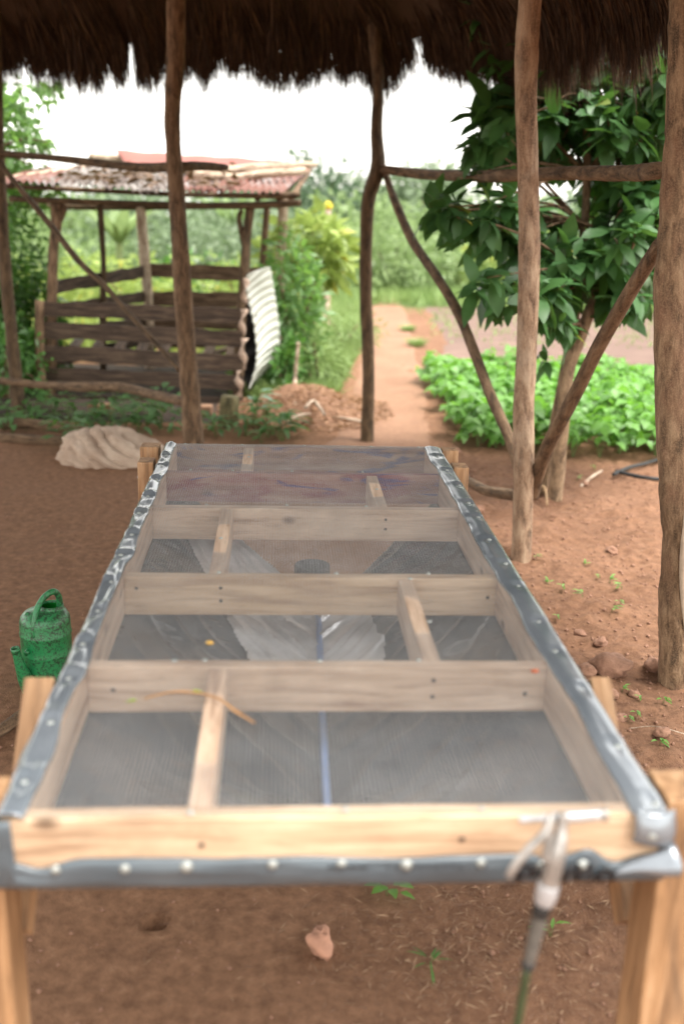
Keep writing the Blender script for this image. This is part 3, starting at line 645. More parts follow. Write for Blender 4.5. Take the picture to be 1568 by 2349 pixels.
# rear slope, from the ridge down to a rear eave that stops ahead of the camera
rp = [(-6.2, .9, 2.8), (-3.5, 1.0, 2.8), (-.6, 1.1, 2.8), (1.2, 1.1, 2.7), (2.6, 1.1, 2.5)]; vs = []; 
for q in rp:
    q = Vector(q); r_ = ridge(q); vs += [q, r_, r_+Vector((0, 0, .25)), q+Vector((0, 0, .2))]
fs = [(i*4+k, i*4+(k+1) % 4, (i+1)*4+(k+1) % 4, (i+1)*4+k) for i in range(4) for k in range(4)]; mb.add(vs, fs)
roof = rel(mb.build('thatch', THATCH, smooth=False), shelter)
ns = 62000; s_ = rng.uniform(cum[1]*.45, cum[-2]-.3, ns); Pb = []; Dd = []; Ll = []; Ww = []
pr1 = .16*fbm(s_*2.6, s_*0, 4, 4) + .11*fbm(s_*11, s_*0, 3, 44); cl1 = .35*vnoise(s_*16, s_*0, 9); cl2 = vnoise(s_*23, s_*0+4, 19)
notches = [at(310, 150, 8.5).x, at(968, 150, 7.9).x]
for i in range(ns):
    s = s_[i]; p, d, inn = eave(s); v = random.random()**1.6*.45 if i % 4 else random.random()*1.5
    prof = float(pr1[i])
    if p.y > 4 and min(abs(p.x-notches[0])/.032, abs(p.x-notches[1])/.040) < 1: v = v+.16; prof += .12
    e0 = p+Vector((0, 0, .21))+inn*.10; rdv = ridge(p)-e0; gone = prof > .1
    base = e0 + rdv*((v-.05)/rdv.length) + Vector((0, 0, prof-random.uniform(.0, .06)+.07)) + d*random.gauss(0, .02)
    sl_ = min(1, v*2.2); dv = (-inn*(.15+.55*sl_)+Vector((0, 0, -1+.35*sl_))+d*(random.gauss(0, .09)+float(cl1[i]))+inn*random.gauss(0, .06)).normalized()
    L = random.uniform(.22, .37)*(1+.35*float(cl2[i]))*(1 if random.random() < .93 else 1.25)
    Pb.append(base); Dd.append(dv); Ll.append(L); Ww.append(random.uniform(.005, .011))
V, Qz = leaves(np.array([tuple(p) for p in Pb]), np.array([tuple(p) for p in Dd]), randdir(ns), np.array(Ll), np.array(Ww), stations=4, fold=.2, droop=.04, shape=.42)
tf = link('thatch_fringe', quads_mesh('thatch_fringe', V, Qz), THATCH); rel(tf, shelter)
for k, (yy, zz_) in enumerate(((0.30, .50), (.62, .78))):
    pts = []
    for i in range(0, 26):
        p, d, inn = eave(cum[-1]*(.03+.9*i/25)); pts.append(p+inn*(yy+.03*math.sin(i*1.7+k))+Vector((0, 0, zz_-.02+.02*math.sin(i*2.3))))
    pole('purlin', BARK1, shelter, pts, .026, n=8, res=2, seed=20+k)
for s in np.linspace(cum[-1]*.12, cum[-1]*.9, 12):
    p, d, inn = eave(float(s)); e0 = p+Vector((0, 0, .42))+inn*.25; pole('rafter', BARK1, shelter, [e0, e0.lerp(ridge(p), .3)+Vector((0, 0, -.05)), ridge(p)+Vector((0, 0, -.06))], .03, n=8, res=3, seed=s)

# ------------------------------------------------------------------ animal pen
pen = thing('animal_pen', 'rough goat pen of weathered planks and forked posts with a rusty patched iron roof', 'pen', (onz(320, 935).x, 9.2, 0))
YF, YB = 9.3, 11.3
def bd(px0, py0, Y0, px1, py1, Y1, hpx, mat=OLDP, seed=0, t=.025):
    p0, p1 = at(px0, py0, Y0), at(px1, py1, Y1); h = hpx/FPX*((Y0+Y1)/2)*.76
    o = board('plank', mat, None, p0, p1, h, t, rough=.02, bevel=0, seed=seed); o.parent = pen; o.matrix_basis = Matrix.Translation(-pen.location) @ o.matrix_basis; return o
for i, a in enumerate(((98, 708, 552, 725, 44), (94, 756, 556, 778, 48), (90, 808, 556, 833, 48), (100, 858, 556, 878, 44), (110, 916, 556, 922, 30))):
    bd(a[0], a[1], YF, a[2], a[3], YF, a[4], seed=i+1)
bd(120, 940, YF+.15, 540, 945, YF+.15, 26, seed=31)
for i, a in enumerate(((118, 660, 332, 622, 36), (120, 712, 332, 680, 32), (120, 770, 332, 738, 32), (118, 830, 332, 780, 30))):
    bd(a[0], a[1], YF+.1, a[2], a[3], YB, a[4], seed=i+11)
for i, a in enumerate(((340, 620, 622, 630, 42), (340, 684, 560, 688, 44), (340, 738, 600, 742, 40), (340, 790, 600, 790, 18))):
    bd(a[0], a[1], YB+.05, a[2], a[3], YB+.05, a[4], mat=OLDPL, seed=i+21)
for i in range(9):    # slatted floor
    p0 = at(110+i*52, 905, YF+.1); p0.z = .40; p1 = Vector((p0.x*1.12, YB, .42)); o = board('floor_slat', OLDPL, None, p0, p1, .025, .10, bevel=0, rough=.006, seed=i); o.parent = pen; o.matrix_basis = Matrix.Translation(-pen.location) @ o.matrix_basis
def pp_(pts, rs, mat=BARK1, seed=0, name='post'): return pole(name, mat, pen, [at(*p) for p in pts], rs, n=10, res=4, seed=seed, wob=.16)
pp_([(118, 945, YF+.05), (118, 780, YF+.05), (122, 600, YF+.05), (128, 530, YF+.05), (132, 466, YF+.05)], [.05, .05, .046, .048, .055], BARK2, 41)
pp_([(129, 520, YF+.05), (142, 495, YF+.05), (150, 470, YF+.05)], [.03, .03, .028], BARK2, 42)
pp_([(96, 880, YF), (92, 800, YF), (92, 690, YF)], [.05, .045, .045], BARK2, 43)
pp_([(238, 880, 10.3), (236, 700, 10.3), (238, 620, 10.3), (234, 540, 10.3), (230, 468, 10.3)], [.035, .038, .03, .03, .034], BARK1, 44)
pp_([(345, 860, YB), (340, 700, YB), (332, 600, YB), (326, 520, YB), (322, 462, YB)], [.06, .058, .06, .055, .055], PALEWOOD, 45)
pp_([(545, 930, YF+.05), (550, 780, YF+.05), (556, 680, YF+.05), (562, 600, YF+.05), (566, 540, YF+.05), (574, 470, YF+.05)], [.055, .05, .045, .045, .04, .045], BARK1, 46)
pp_([(563, 570, YF+.05), (552, 525, YF+.05), (548, 496, YF+.05), (556, 482, YF+.05)], [.03, .024, .022, .02], BARK1, 47)
pp_([(600, 640, 10.5), (606, 560, 10.5), (613, 466, 10.5)], [.035, .034, .034], BARK2, 48)
pp_([(636, 880, YB), (642, 700, YB), (646, 560, YB), (650, 450, YB)], [.07, .06, .06, .06], PALEWOOD, 49)
# roof timbers
def rp_(pts, rs, mat=BARK1, seed=0): return pp_(pts, rs, mat, seed, 'roof_pole')
rp_([(22, 456, YF), (180, 462, YF), (420, 470, YF), (560, 472, YF), (690, 465, YF)], [.027, .026, .028, .03, .03], BARK1, 51)
rp_([(-10, 426, YF-.05), (200, 436, YF-.05), (420, 446, YF-.05), (600, 449, YF-.05), (688, 446, YF-.05)], [.02, .022, .022, .026, .03], BARK1, 52)
rp_([(20, 470, YB), (300, 474, YB), (650, 468, YB)], [.04, .04, .04], BARK1, 53)
rp_([(430, 390, 10.2), (520, 390, 10.1), (600, 384, 10.1), (726, 377, 10.2)], [.05, .045, .04, .03], PALEWOOD, 54)
rp_([(445, 400, 9.9), (540, 408, 9.9), (620, 398, 9.8), (700, 392, 9.9)], [.045, .045, .04, .035], PALEWOOD, 55)
rp_([(0, 418, 9.4), (120, 398, 10.1), (240, 378, 10.8)], [.04, .04, .035], PALEWOOD, 56)
rp_([(208, 362, 11.3), (300, 366, 11.2), (400, 372, 11.2)], [.05, .05, .04], PALEWOOD, 57)
for i, (xa, xb) in enumerate(((640, 700), (668, 712), (590, 640))): rp_([(xa, 455, YF), (xb, 385, YB)], [.03, .028], BARK2, 58+i)
def corr(name, A, B, C, D, mat, nc=10, amp=.017, hole=0, seed=0, parent=pen, sagf=.02):
    """corrugated sheet with corners A,B (front edge) and D,C (back edge); ridges run front to back"""
    A, B, C, D = (Vector(q) for q in (A, B, C, D)); nu_ = nc*8; nv = 10; vs = []; fs = []
    nrm = (B-A).cross(D-A).normalized()
    for i in range(nv+1):
        for j in range(nu_+1):
            f = j/nu_; g_ = i/nv; p = A.lerp(B, f).lerp(D.lerp(C, f), g_)
            p = p + nrm*(amp*math.sin(f*nc*2*math.pi) + sagf*mnoise.noise(Vector((f*2.5+seed, g_*2.5, seed)))) + (D-A).normalized()*(.03*mnoise.noise(Vector((f*6, seed, 3))) if i in (0, nv) else 0)
            vs.append(p)
    for i in range(nv):
        for j in range(nu_):
            fs.append((i*(nu_+1)+j, i*(nu_+1)+j+1, (i+1)*(nu_+1)+j+1, (i+1)*(nu_+1)+j))
    mb = MB(); mb.add(vs, fs); o = mb.build(name, mat)
    s_ = o.modifiers.new('t', 'SOLIDIFY'); s_.thickness = .0012
    return rel(o, parent) if parent is not None else o
def iron(name, rust, zinc, lo, hi, dark=.3):
    m = NT(name); a = m.noise(m.coord(), 1.5, 5, .65); b = m.noise(m.coord(), 18, 4)
    c = m.mix(m.ramp(a, [(lo, (0, 0, 0)), (hi, (1, 1, 1))]), rust, zinc); c = m.mix(m.ramp(b, [(.55, (0, 0, 0)), (.75, (.6, .6, .6))]), c, tuple(x*dark for x in rust))
    m.col(c); m.set(Roughness=.6, Metallic=.1); return m.m
RED = iron('red_rust_iron', (.22, .06, .042), (.27, .085, .06), .4, .7, .7); RUST = iron('patchy_rust_iron', (.17, .07, .05), (.30, .27, .26), .52, .62)
GREYI = iron('old_grey_iron', (.10, .065, .05), (.30, .28, .26), .45, .62); PALE = iron('whitish_iron', (.42, .43, .38), (.52, .53, .48), .4, .7, .75)
corr('roof_sheet', at(500, 436, 9.2), at(648, 442, 9.2), at(705, 396, 10.6), at(560, 385, 10.6), RUST, 9, seed=1)
corr('roof_sheet', at(395, 440, 9.25), at(510, 440, 9.25), at(580, 392, 10.6), at(440, 392, 10.6), RUST, 8, seed=2.3)
corr('roof_sheet', at(240, 432, 9.2), at(400, 440, 9.2), at(440, 388, 10.6), at(300, 386, 10.6), GREYI, 9, seed=3.1, sagf=.05)
corr('roof_sheet', at(110, 420, 9.25), at(250, 432, 9.25), at(310, 380, 10.6), at(190, 378, 10.6), GREYI, 8, seed=4.7, sagf=.05)
corr('roof_sheet', at(-10, 414, 9.2), at(125, 424, 9.2), at(230, 384, 10.6), at(110, 384, 10.6), RUST, 8, seed=5.2)
corr('ridge_sheet', at(292, 384, 10.5), at(706, 392, 10.4), at(700, 374, 11.4), at(265, 343, 11.4), RED, 5, amp=.006, seed=6.1, sagf=.01)
# dead leaves and bark pieces lying on the roof
DEADM = leafm('dead_leaf', (.035, .022, .015), (.14, .09, .06), tr=.15, rough=.8)
nn = 260; f = rng.random((nn, 1)); g_ = rng.random((nn, 1))
A_, B_, C_, D_ = (np.array(at(*q)) for q in ((120, 424, 9.2), (560, 440, 9.2), (600, 388, 10.6), (200, 380, 10.6)))
Pl = (A_*(1-f)+B_*f)*(1-g_)+(D_*(1-f)+C_*f)*g_ + np.array([0, 0, .035])
V, Qz = leaves(Pl, randdir(nn, -.15, .3), randdir(nn, .6, 1), rng.uniform(.07, .19, nn), rng.uniform(.03, .09, nn), 3)
o = link('roof_litter', quads_mesh('roof_litter', V, Qz), DEADM); rel(o, pen); o['kind'] = 'stuff'
# side of the pen: curled corrugated sheet and a black sheet standing in for the gap's shade
vs = []; NR, NC = 110, 12
Lf = [(566, 622), (562, 660), (571, 700), (582, 747), (588, 800), (586, 840), (570, 893)]; Rt = [(620, 612), (628, 660), (634, 700), (641, 750), (641, 795), (626, 835), (575, 893)]
def pl(L_, t):
    x = t*(len(L_)-1); i = min(int(x), len(L_)-2); fr_ = x-i; return (L_[i][0]*(1-fr_)+L_[i+1][0]*fr_, L_[i][1]*(1-fr_)+L_[i+1][1]*fr_)
for i in range(NR+1):
    t = i/NR
    for j in range(NC+1):
        f = j/NC; tl_ = min(1, max(0, t + .10*(1-f) - .05)); a0 = pl(Lf, tl_); b0 = pl(Rt, max(0, min(1, t-.0)))
        px = a0[0]*(1-f)+b0[0]*f; py = a0[1]*(1-f)+b0[1]*f
        Yq = 9.25+.5*f+.1*math.sin(t*3); bulge = .06*math.sin(f*math.pi)
        p = at(px, py, Yq-bulge); w_ = math.sin((t*14+f*1.5)*2*math.pi); p = p + Vector((.004*w_, -.013*w_, .006*w_)); vs.append(p)
mb = MB(); mb.add(vs, [(i*(NC+1)+j, i*(NC+1)+j+1, (i+1)*(NC+1)+j+1, (i+1)*(NC+1)+j) for i in range(NR) for j in range(NC)])
o = mb.build('side_sheet', PALE); s_ = o.modifiers.new('t', 'SOLIDIFY'); s_.thickness = .0015; rel(o, pen); o['label'] = 'curled whitish corrugated sheet closing the right end'
vs = []
for i in range(25):
    t = i/24; y = 640+t*265; w0 = 553-8*t+5*math.sin(i*1.9); w1 = 578+14*math.sin(t*3)
    for j in range(4): f = j/3; vs.append(at(w0*(1-f)+w1*f, y, 9.45+.05*math.sin(i+j)))
mb = MB(); mb.add(vs, [(i*4+j, i*4+j+1, (i+1)*4+j+1, (i+1)*4+j) for i in range(24) for j in range(3)])
o = mb.build('gap_shade_sheet', plain('gap_shade_black', (.008, .008, .008), .7)); s_ = o.modifiers.new('t', 'SOLIDIFY'); s_.thickness = .003; rel(o, pen)
for i, (px, py, w, h) in enumerate(((562, 668, 9, 60), (557, 740, 10, 62), (558, 812, 11, 72), (548, 880, 12, 60))):
    vs = []
    for a in range(9):
        for j in range(3): vs.append(at(px+(j-1)*w*(.5+.4*math.sin(a*1.3+i))+4*math.sin(a*.9+i), py+(a/8-.5)*h, 9.22+.02*math.sin(a+j)))
    mb = MB(); mb.add(vs, [(a*3+j, a*3+j+1, (a+1)*3+j+1, (a+1)*3+j) for a in range(8) for j in range(2)])
    o = mb.build('torn_strip', plain('torn_board', (.42, .31, .24), .85)); s_ = o.modifiers.new('t', 'SOLIDIFY'); s_.thickness = .004; rel(o, pen)
# branch lying in the pen
br = pole('branch', PALEWOOD, None, [at(470, 815, 10.2), at(530, 800, 10.2), at(580, 803, 10.1), at(610, 812, 10.1)], [.03, .03, .028, .024], seed=66)
br.data.name = 'branch'; tag(br, 'pale curved branch lying inside the pen near its right end', 'branch')
for i, (px, py) in enumerate(((225, 955), (463, 958))):
    c0 = onz(px, py); m_ = MB(); m_.box(c0+Vector((0, .1, .05)), (Vector((1, .1*i, 0)), Vector((0, 1, 0)), Vector((0, 0, 1))), (.20-.05*i, .12, .085)); o = m_.build('brick', plain('brick_block', (.3, .17, .1), .9, bump=.4), smooth=False)
    bv = o.modifiers.new('b', 'BEVEL'); bv.width = .01; bv.segments = 2
    tag(o, ('dull brown block propped under the left part of the pen', 'orange block propped under the pen beside the thick post')[i], 'block')

# ------------------------------------------------------------------ ground objects on the left
c0 = onz(97, 1592); RB = .093
can = thing('watering_can', 'green plastic watering can smeared with dark dirt, standing on bare earth left of the table', 'watering can', (c0.x, c0.y+RB*.9, ghs(c0.x, c0.y)))
m = NT('green_can'); a = m.noise(m.coord(), 105, 6, .75, .3); b = m.noise(m.coord(), 8, 3, .6)
c = m.mix(m.ramp(b, [(.35, (0, 0, 0)), (.7, (.75, .75, .75))]), (.015, .20, .065), (.07, .23, .10))
mx = m.n('ShaderNodeMath', operation='MULTIPLY_ADD'); m.l(b, mx.inputs[0]); mx.inputs[1].default_value = .35; m.l(a, mx.inputs[2])
c = m.mix(m.ramp(mx.outputs[0], [(.66, (0, 0, 0)), (.74, (.85, .85, .85))]), c, (.02, .028, .018)); m.col(c); m.set(Roughness=.36); m.bump(a, .15, .004); CAN = m.m
m = NT('green_inside'); m.col((.02, .42, .05)); m.set(Roughness=.5); CANIN = m.m
prof = []; off = []
for (r, z, ox) in ((.0001, .004, 0), (.080, .0, 0), (.088, .006, 0), (.091, .02, 0), (.091, .05, 0), (.086, .064, 0), (.088, .075, 0), (.090, .13, 0), (.092, .135, 0), (.0925, .14, 0), (.091, .145, 0), (.091, .205, 0), (.0935, .21, 0), (.0935, .217, 0), (.091, .222, 0), (.091, .258, 0), (.087, .276, .001), (.077, .290, .003), (.062, .299, .010), (.048, .303, .020), (.045, .308, .022), (.044, .316, .022), (.041, .316, .022), (.042, .305, .022)):
    prof.append((r, z)); off.append((ox, ox*.6))
mb = MB(); mb.lathe(prof, n=44, off=off); body = mb.build('body', CAN, can)
mb = MB(); mb.lathe([(.0415, .306), (.046, .300), (.060, .292), (.086, .26), (.087, .1), (.0001, .09)], n=36, off=[(.022, .013), (.02, .012), (.01, .006), (0, 0), (0, 0), (0, 0)]); mb.build('inner_wall', CANIN, can)
def canp(px, py, dy=0.):
    p = at(px, py, can.location.y+dy); return p-Vector(can.location)
mb = MB(); mb.tube([canp(76, 1462, -.085), canp(78, 1438, -.08), canp(84, 1402, -.06), canp(100, 1372, -.035), canp(122, 1357, -.01), canp(135, 1368, .012), canp(138, 1395, .025)], [.010, .0105, .011, .0115, .012, .0115, .012], n=14, res=6); mb.build('handle', CAN, can)
mb = MB(); mb.tube([canp(72, 1580, -.06), canp(60, 1560, -.09), canp(50, 1535, -.11), canp(41, 1508, -.12), canp(36, 1492, -.125)], [.034, .028, .021, .016, .0145], n=18, res=5, cap=False); sp = mb.build('spout', CAN, can); s_ = sp.modifiers.new('t', 'SOLIDIFY'); s_.thickness = .003
mb = MB(); mb.tube([canp(37, 1496, -.123), canp(35, 1487, -.126)], [.0165, .0165], n=18, cap=False); s2 = mb.build('spout_collar', CAN, sp); s_ = s2.modifiers.new('t', 'SOLIDIFY'); s_.thickness = .004
mb = MB(); mb.tube([canp(60, 1500, -.10), canp(66, 1490, -.075)], [.009, .009], n=10); mb.build('spout_stay', CAN, can)
mb = MB(); fpts = [canp(50, 1424, -.045), canp(60, 1405, -.035), canp(66, 1404, -.03), canp(74, 1412, -.03), canp(72, 1424, -.05)]
mb.add(fpts+[p+Vector((0, .004, 0)) for p in fpts], [(4, 3, 2, 1, 0), (5, 6, 7, 8, 9)]+[(i, (i+1) % 5, 5+(i+1) % 5, 5+i) for i in range(5)]); mb.build('splash_guard', CAN, can, smooth=False)
# sack
c0 = onz(240, 1072); m = NT('sackcloth'); a = m.noise(m.coord(), 5, 4); w = m.noise(m.coord(), 240, 2)
c = m.ramp(a, [(.3, (.36, .25, .18)), (.7, (.60, .48, .38))]); m.col(m.mix(m.ramp(w, [(.4, (0, 0, 0)), (.7, (.4, .4, .4))]), c, (.22, .14, .085))); m.set(Roughness=.95); m.bump(w, .3, .004); SACK = m.m
nn = 120; th = np.linspace(0, 2*np.pi, nn, endpoint=False); ph = np.linspace(0, np.pi/2, 60); PH, THt = np.meshgrid(ph, th, indexing='ij')
cx_ = np.cos(THt)*np.sin(PH); cy_ = np.sin(THt)*np.sin(PH); cz_ = np.cos(PH)
q = cx_*2.6+cy_*.4+cz_*2.2+.35*fbm(cx_*2+3, cy_*2, 3, 2)
fold_ = np.abs(np.sin(q*3.4+1.2*fbm(cx_*3, cy_*3+cz_, 2, 77)))**.55-.6
rr = 1+.20*fold_*np.clip((cx_+.9), .25, 1)+.25*fbm(cx_*1.7+cz_*2+9, cy_*1.7+7, 3, 31)+.05*fbm(cx_*9, cy_*9+cz_*7, 3, 8)
sx = .37; sy = .30; sz = .185
low = np.clip(1.15-.38*cx_, .3, 1.4)
Vk = np.stack([cx_*rr*sx, cy_*rr*sy, np.maximum(cz_*rr*sz*low-.01, -.015)], -1).reshape(-1, 3)
ii = np.arange(60*nn).reshape(60, nn); jn = np.roll(ii, -1, 1); Qk = np.stack([ii[:-1], ii[1:], jn[1:], jn[:-1]], -1).reshape(-1, 4)
sack = link('sack', quads_mesh('sack', Vk, Qk), SACK); sack.location = (c0.x, c0.y+.22, ghs(c0.x, c0.y)); tag(sack, 'crumpled dusty beige sack lying on the earth behind the far left corner of the table', 'sack')
def log(pts, rs, label, mat=BARK2, name='log', cat='log', seed=0, group=None):
    o = pole(name, mat, None, pts, rs, n=12, seed=seed); b_ = Vector(pts[0]); 
    return tag(o, label, cat, group)
log([onz(-260, 985)+Vector((0, 0, .09)), onz(20, 996)+Vector((0, 0, .09)), onz(120, 1003)+Vector((0, 0, .09)), onz(215, 1012)+Vector((0, 0, .06))], [.045, .045, .042, .04], 'brown pole, the upper of two lying along the left edge of the floor', BARK2, seed=71)
log([onz(-260, 1003)+Vector((0, 0, .03)), onz(20, 1017)+Vector((0, 0, .03)), onz(110, 1021)+Vector((0, 0, .03)), onz(200, 1026)+Vector((0, 0, .03))], [.045]*4, 'reddish pole, the lower of two lying along the left edge of the floor', BARK2, seed=72)
log([onz(-60, 1725)+Vector((0, 0, .02)), onz(10, 1685)+Vector((0, 0, .022)), onz(55, 1650)+Vector((0, 0, .022)), onz(120, 1600)+Vector((0, 0, .02))], [.018, .021, .020, .017], 'short brown stick on the earth beside the near left table leg', BARK2, 'stick', 'stick', seed=73)
# stump, seedling, litter mound right of the pen
c0 = onz(522, 985); mb = MB(); mb.tube([c0+Vector((0, .1, -.02)), c0+Vector((0, .1, .12)), c0+Vector((.01, .1, .26))], [.095, .085, .075], n=14, res=4, wob=.15, seed=5)
o = mb.build('tree_stump', bark('mossy_bark', (.06, .055, .025), (.15, .13, .06), (.24, .2, .1))); tag(o, 'short mossy brown stump in front of the right corner of the pen', 'stump')
def ngon_leaf_plant(name, c0, nleaf, L, Wd, hgt, mat, label, cat, group=None, spread=.5, stem=True, seed=0, droop=.35, zmin=.0):
    t = thing(name, label, cat, c0, 0, group); a = rng.random(nleaf)*6.28; z = rng.uniform(.35, 1, nleaf)*hgt
    r = spread*hgt*rng.random(nleaf)*.6
    P = np.stack([np.cos(a)*r, np.sin(a)*r, z], 1); D = np.stack([np.cos(a), np.sin(a), rng.uniform(zmin, .6, nleaf)], 1)
    V, Qz = leaves(P, D, np.tile([0, 0, 1.], (nleaf, 1)), L*rng.uniform(.6, 1.1, nleaf), Wd*rng.uniform(.7, 1.1, nleaf), 4, .25, droop)
    link('leaves', quads_mesh(name+'_leaves', V, Qz), mat, t)
    if stem:
        mb = MB()
        for k in range(min(5, nleaf)):
            i = k*nleaf//min(5, nleaf); mb.tube([(0, 0, -.02), tuple(P[i]*.5), tuple(P[i])], [.006*hgt/.3, .004*hgt/.3, .002*hgt/.3], n=5)
        mb.build('stem', STEM, t)
    return t
STEM = plain('green_stem', (.13, .17, .05), .6)
L_WEED = leafm('weed_leaf', (.035, .10, .025), (.08, .19, .05)); L_PALE = leafm('pale_spray_leaf', (.05, .12, .04), (.13, .24, .08), tr=.45, rough=.4); L_BLUE = leafm('bluish_leaf', (.08, .17, .12), (.18, .30, .22), tr=.2)
L_BEAN = leafm('bean_leaf', (.06, .165, .03), (.135, .29, .06), tr=.4, rough=.45); L_YG = leafm('yellow_green_leaf', (.13, .20, .045), (.26, .34, .08), tr=.45, tc=(.36, .48, .12), yellow=.05)
L_AVO = leafm('avocado_leaf', (.018, .062, .018), (.052, .13, .036), tr=.3, rough=.46, spec=.4, tc=(.14, .30, .03), yellow=.012); L_LIGHT = leafm('light_leaf', (.095, .155, .05), (.21, .29, .115), tr=.4, tc=(.25, .36, .14))
L_DARK = leafm('far_leaf', (.03, .06, .03), (.06, .105, .05), tr=.25, tc=(.08, .15, .07)); L_HAZY = leafm('hazy_leaf', (.085, .13, .075), (.155, .21, .115), tr=.35, tc=(.2, .28, .15))
L_LEFT = leafm('bush_leaf', (.03, .09, .02), (.08, .18, .04), tr=.35, rough=.4)
GRASSM = leafm('grass_blade', (.10, .17, .045), (.21, .30, .10), tr=.38, rough=.5, tc=(.26, .38, .12))
c0 = onz(575, 985); c0.y += .15; ngon_leaf_plant('seedling', c0, 9, .20, .07, .30, L_BLUE, 'seedling with broad bluish leaves beside the mossy stump', 'plant', zmin=.1)
mx_, my_ = onz(690, 985).x, 9.0
n = 40; X, Y = np.meshgrid(np.linspace(-1, 1, n), np.linspace(-1, 1, n)); r = np.sqrt(X**2+Y**2); Z = .20*np.clip(1-r**1.6, 0, 1)*(1+.9*fbm(X*3, Y*3, 4, 6))-.02
Vm = np.stack([mx_+X*.52, my_+Y*.85, Z], -1).reshape(-1, 3); ii = np.arange(n*n).reshape(n, n); Qm = np.stack([ii[:-1, :-1], ii[:-1, 1:], ii[1:, 1:], ii[1:, :-1]], -1).reshape(-1, 4)
o = link('soil_mound', quads_mesh('soil_mound', Vm, Qm), PATHM); tag(o, kind='structure')
nn = 3600; a = rng.random(nn)*6.28; rr_ = np.sqrt(rng.random(nn)); px_ = mx_+np.cos(a)*rr_*.8; py_ = my_+np.sin(a)*rr_*1.0
rz_ = np.sqrt(((px_-mx_)/.52)**2+((py_-my_)/.85)**2); pz = .20*np.clip(1-rz_**1.6, 0, 1)+.03
V, Qz = leaves(np.stack([px_, py_, pz], 1), randdir(nn, -.2, .4), randdir(nn, .5, 1), rng.uniform(.02, .085, nn), rng.uniform(.006, .028, nn), 3)
o = link('dead_leaf_litter', quads_mesh('dead_leaf_litter', V, Qz), leafm('tan_leaf', (.10, .05, .028), (.27, .155, .09), tr=.15, rough=.8)); tag(o, 'brown dead leaves and twigs heaped on the mound right of the pen', 'dead leaves', kind='stuff')
for i, (pts, lb) in enumerate((([(700, 935), (720, 920), (745, 952)], 'bent pale twig on top of the litter mound'), ([(755, 955), (800, 962), (850, 970)], 'straight tan stick at the foot of the mound beside the path'), ([(655, 965), (690, 952), (712, 950)], 'thin tan stick across the front of the litter mound'))):
    zs = (.2, .05, .14)[i]; log([onz(x, y, zs) for x, y in pts], [.014, .014, .011], lb, PALEWOOD, 'stick', 'stick', seed=80+i)
log([onz(676, 930, .1), at(676, 880, 9.3), at(680, 830, 9.3), at(684, 785, 9.3)], [.022, .022, .018, .014], 'thin pale stake standing on the mound right of the pen', PALEWOOD, 'stake', 'stake', seed=84)
# low weeds along the foot of the pen
wl = []
for k in range(4):
    t = ngon_leaf_plant('weed', (0, 0, -50), 14+5*k, .085+.018*k, .04+.012*(k % 2), .12+.03*k, L_WEED, 'low dark green weed', 'weed', 'weeds along the foot of the pen', spread=1.0, zmin=-.1); wl.append(t)
wp = [(20, 948), (60, 965), (95, 985), (130, 955), (160, 965), (190, 985), (215, 1000), (255, 960), (285, 985), (320, 1000), (335, 975), (370, 985), (395, 998), (480, 990), (560, 1000), (590, 985), (615, 1003), (640, 1000), (10, 990), (150, 1028), (185, 1035), (210, 1035), (650, 1010), (495, 1003), (600, 1015), (345, 950), (80, 940), (240, 1000), (30, 1000)]
used = set(); weeds = []
for i, (px, py) in enumerate(wp):
    c0 = onz(px, py); k = i % 4; lab = 'low leafy dark green weed at the foot of the pen or beside the poles'
    c0.z = ghs(c0.x, c0.y)
    if k not in used: t = wl[k]; t.location = c0; used.add(k)
    else: t = dup(wl[k], c0, random.random()*6, lab, random.uniform(.8, 1.5))
    weeds.append(t)
order_labels(weeds, 'low dark green weed at the foot of the pen, %s counted from the left edge')

# ------------------------------------------------------------------ avocado tree on the right
tb = onz(1265, 1150); YT = tb.y
tree = thing('avocado_tree', 'dark glossy broad-leaved tree with several thin trunks behind the right-hand posts', 'tree', (tb.x, tb.y, 0))
TRUNKM = bark('tan_bark', (.09, .055, .03), (.20, .13, .075), (.32, .22, .13))
def tk(pts, rs, seed): return pole('trunk', TRUNKM, tree, [at(*p) for p in pts], rs, n=12, res=4, seed=seed)
tk([(1268, 1165, YT), (1276, 1100, YT), (1290, 960, YT), (1300, 860, YT+.05), (1330, 770, YT+.1), (1372, 660, YT+.2), (1410, 540, YT+.35), (1440, 420, YT+.5), (1455, 250, YT+.7), (1470, 60, YT+.9)], [.052, .047, .044, .044, .040, .036, .036, .034, .030, .022], 91)
tk([(1240, 1130, YT+.1), (1250, 1080, YT+.1), (1275, 950, YT+.1), (1298, 830, YT+.15), (1316, 740, YT+.25), (1326, 640, YT+.35), (1340, 520, YT+.45), (1345, 400, YT+.55), (1345, 250, YT+.6), (1340, 100, YT+.7)], [.036, .032, .032, .032, .030, .030, .028, .026, .024, .018], 92)
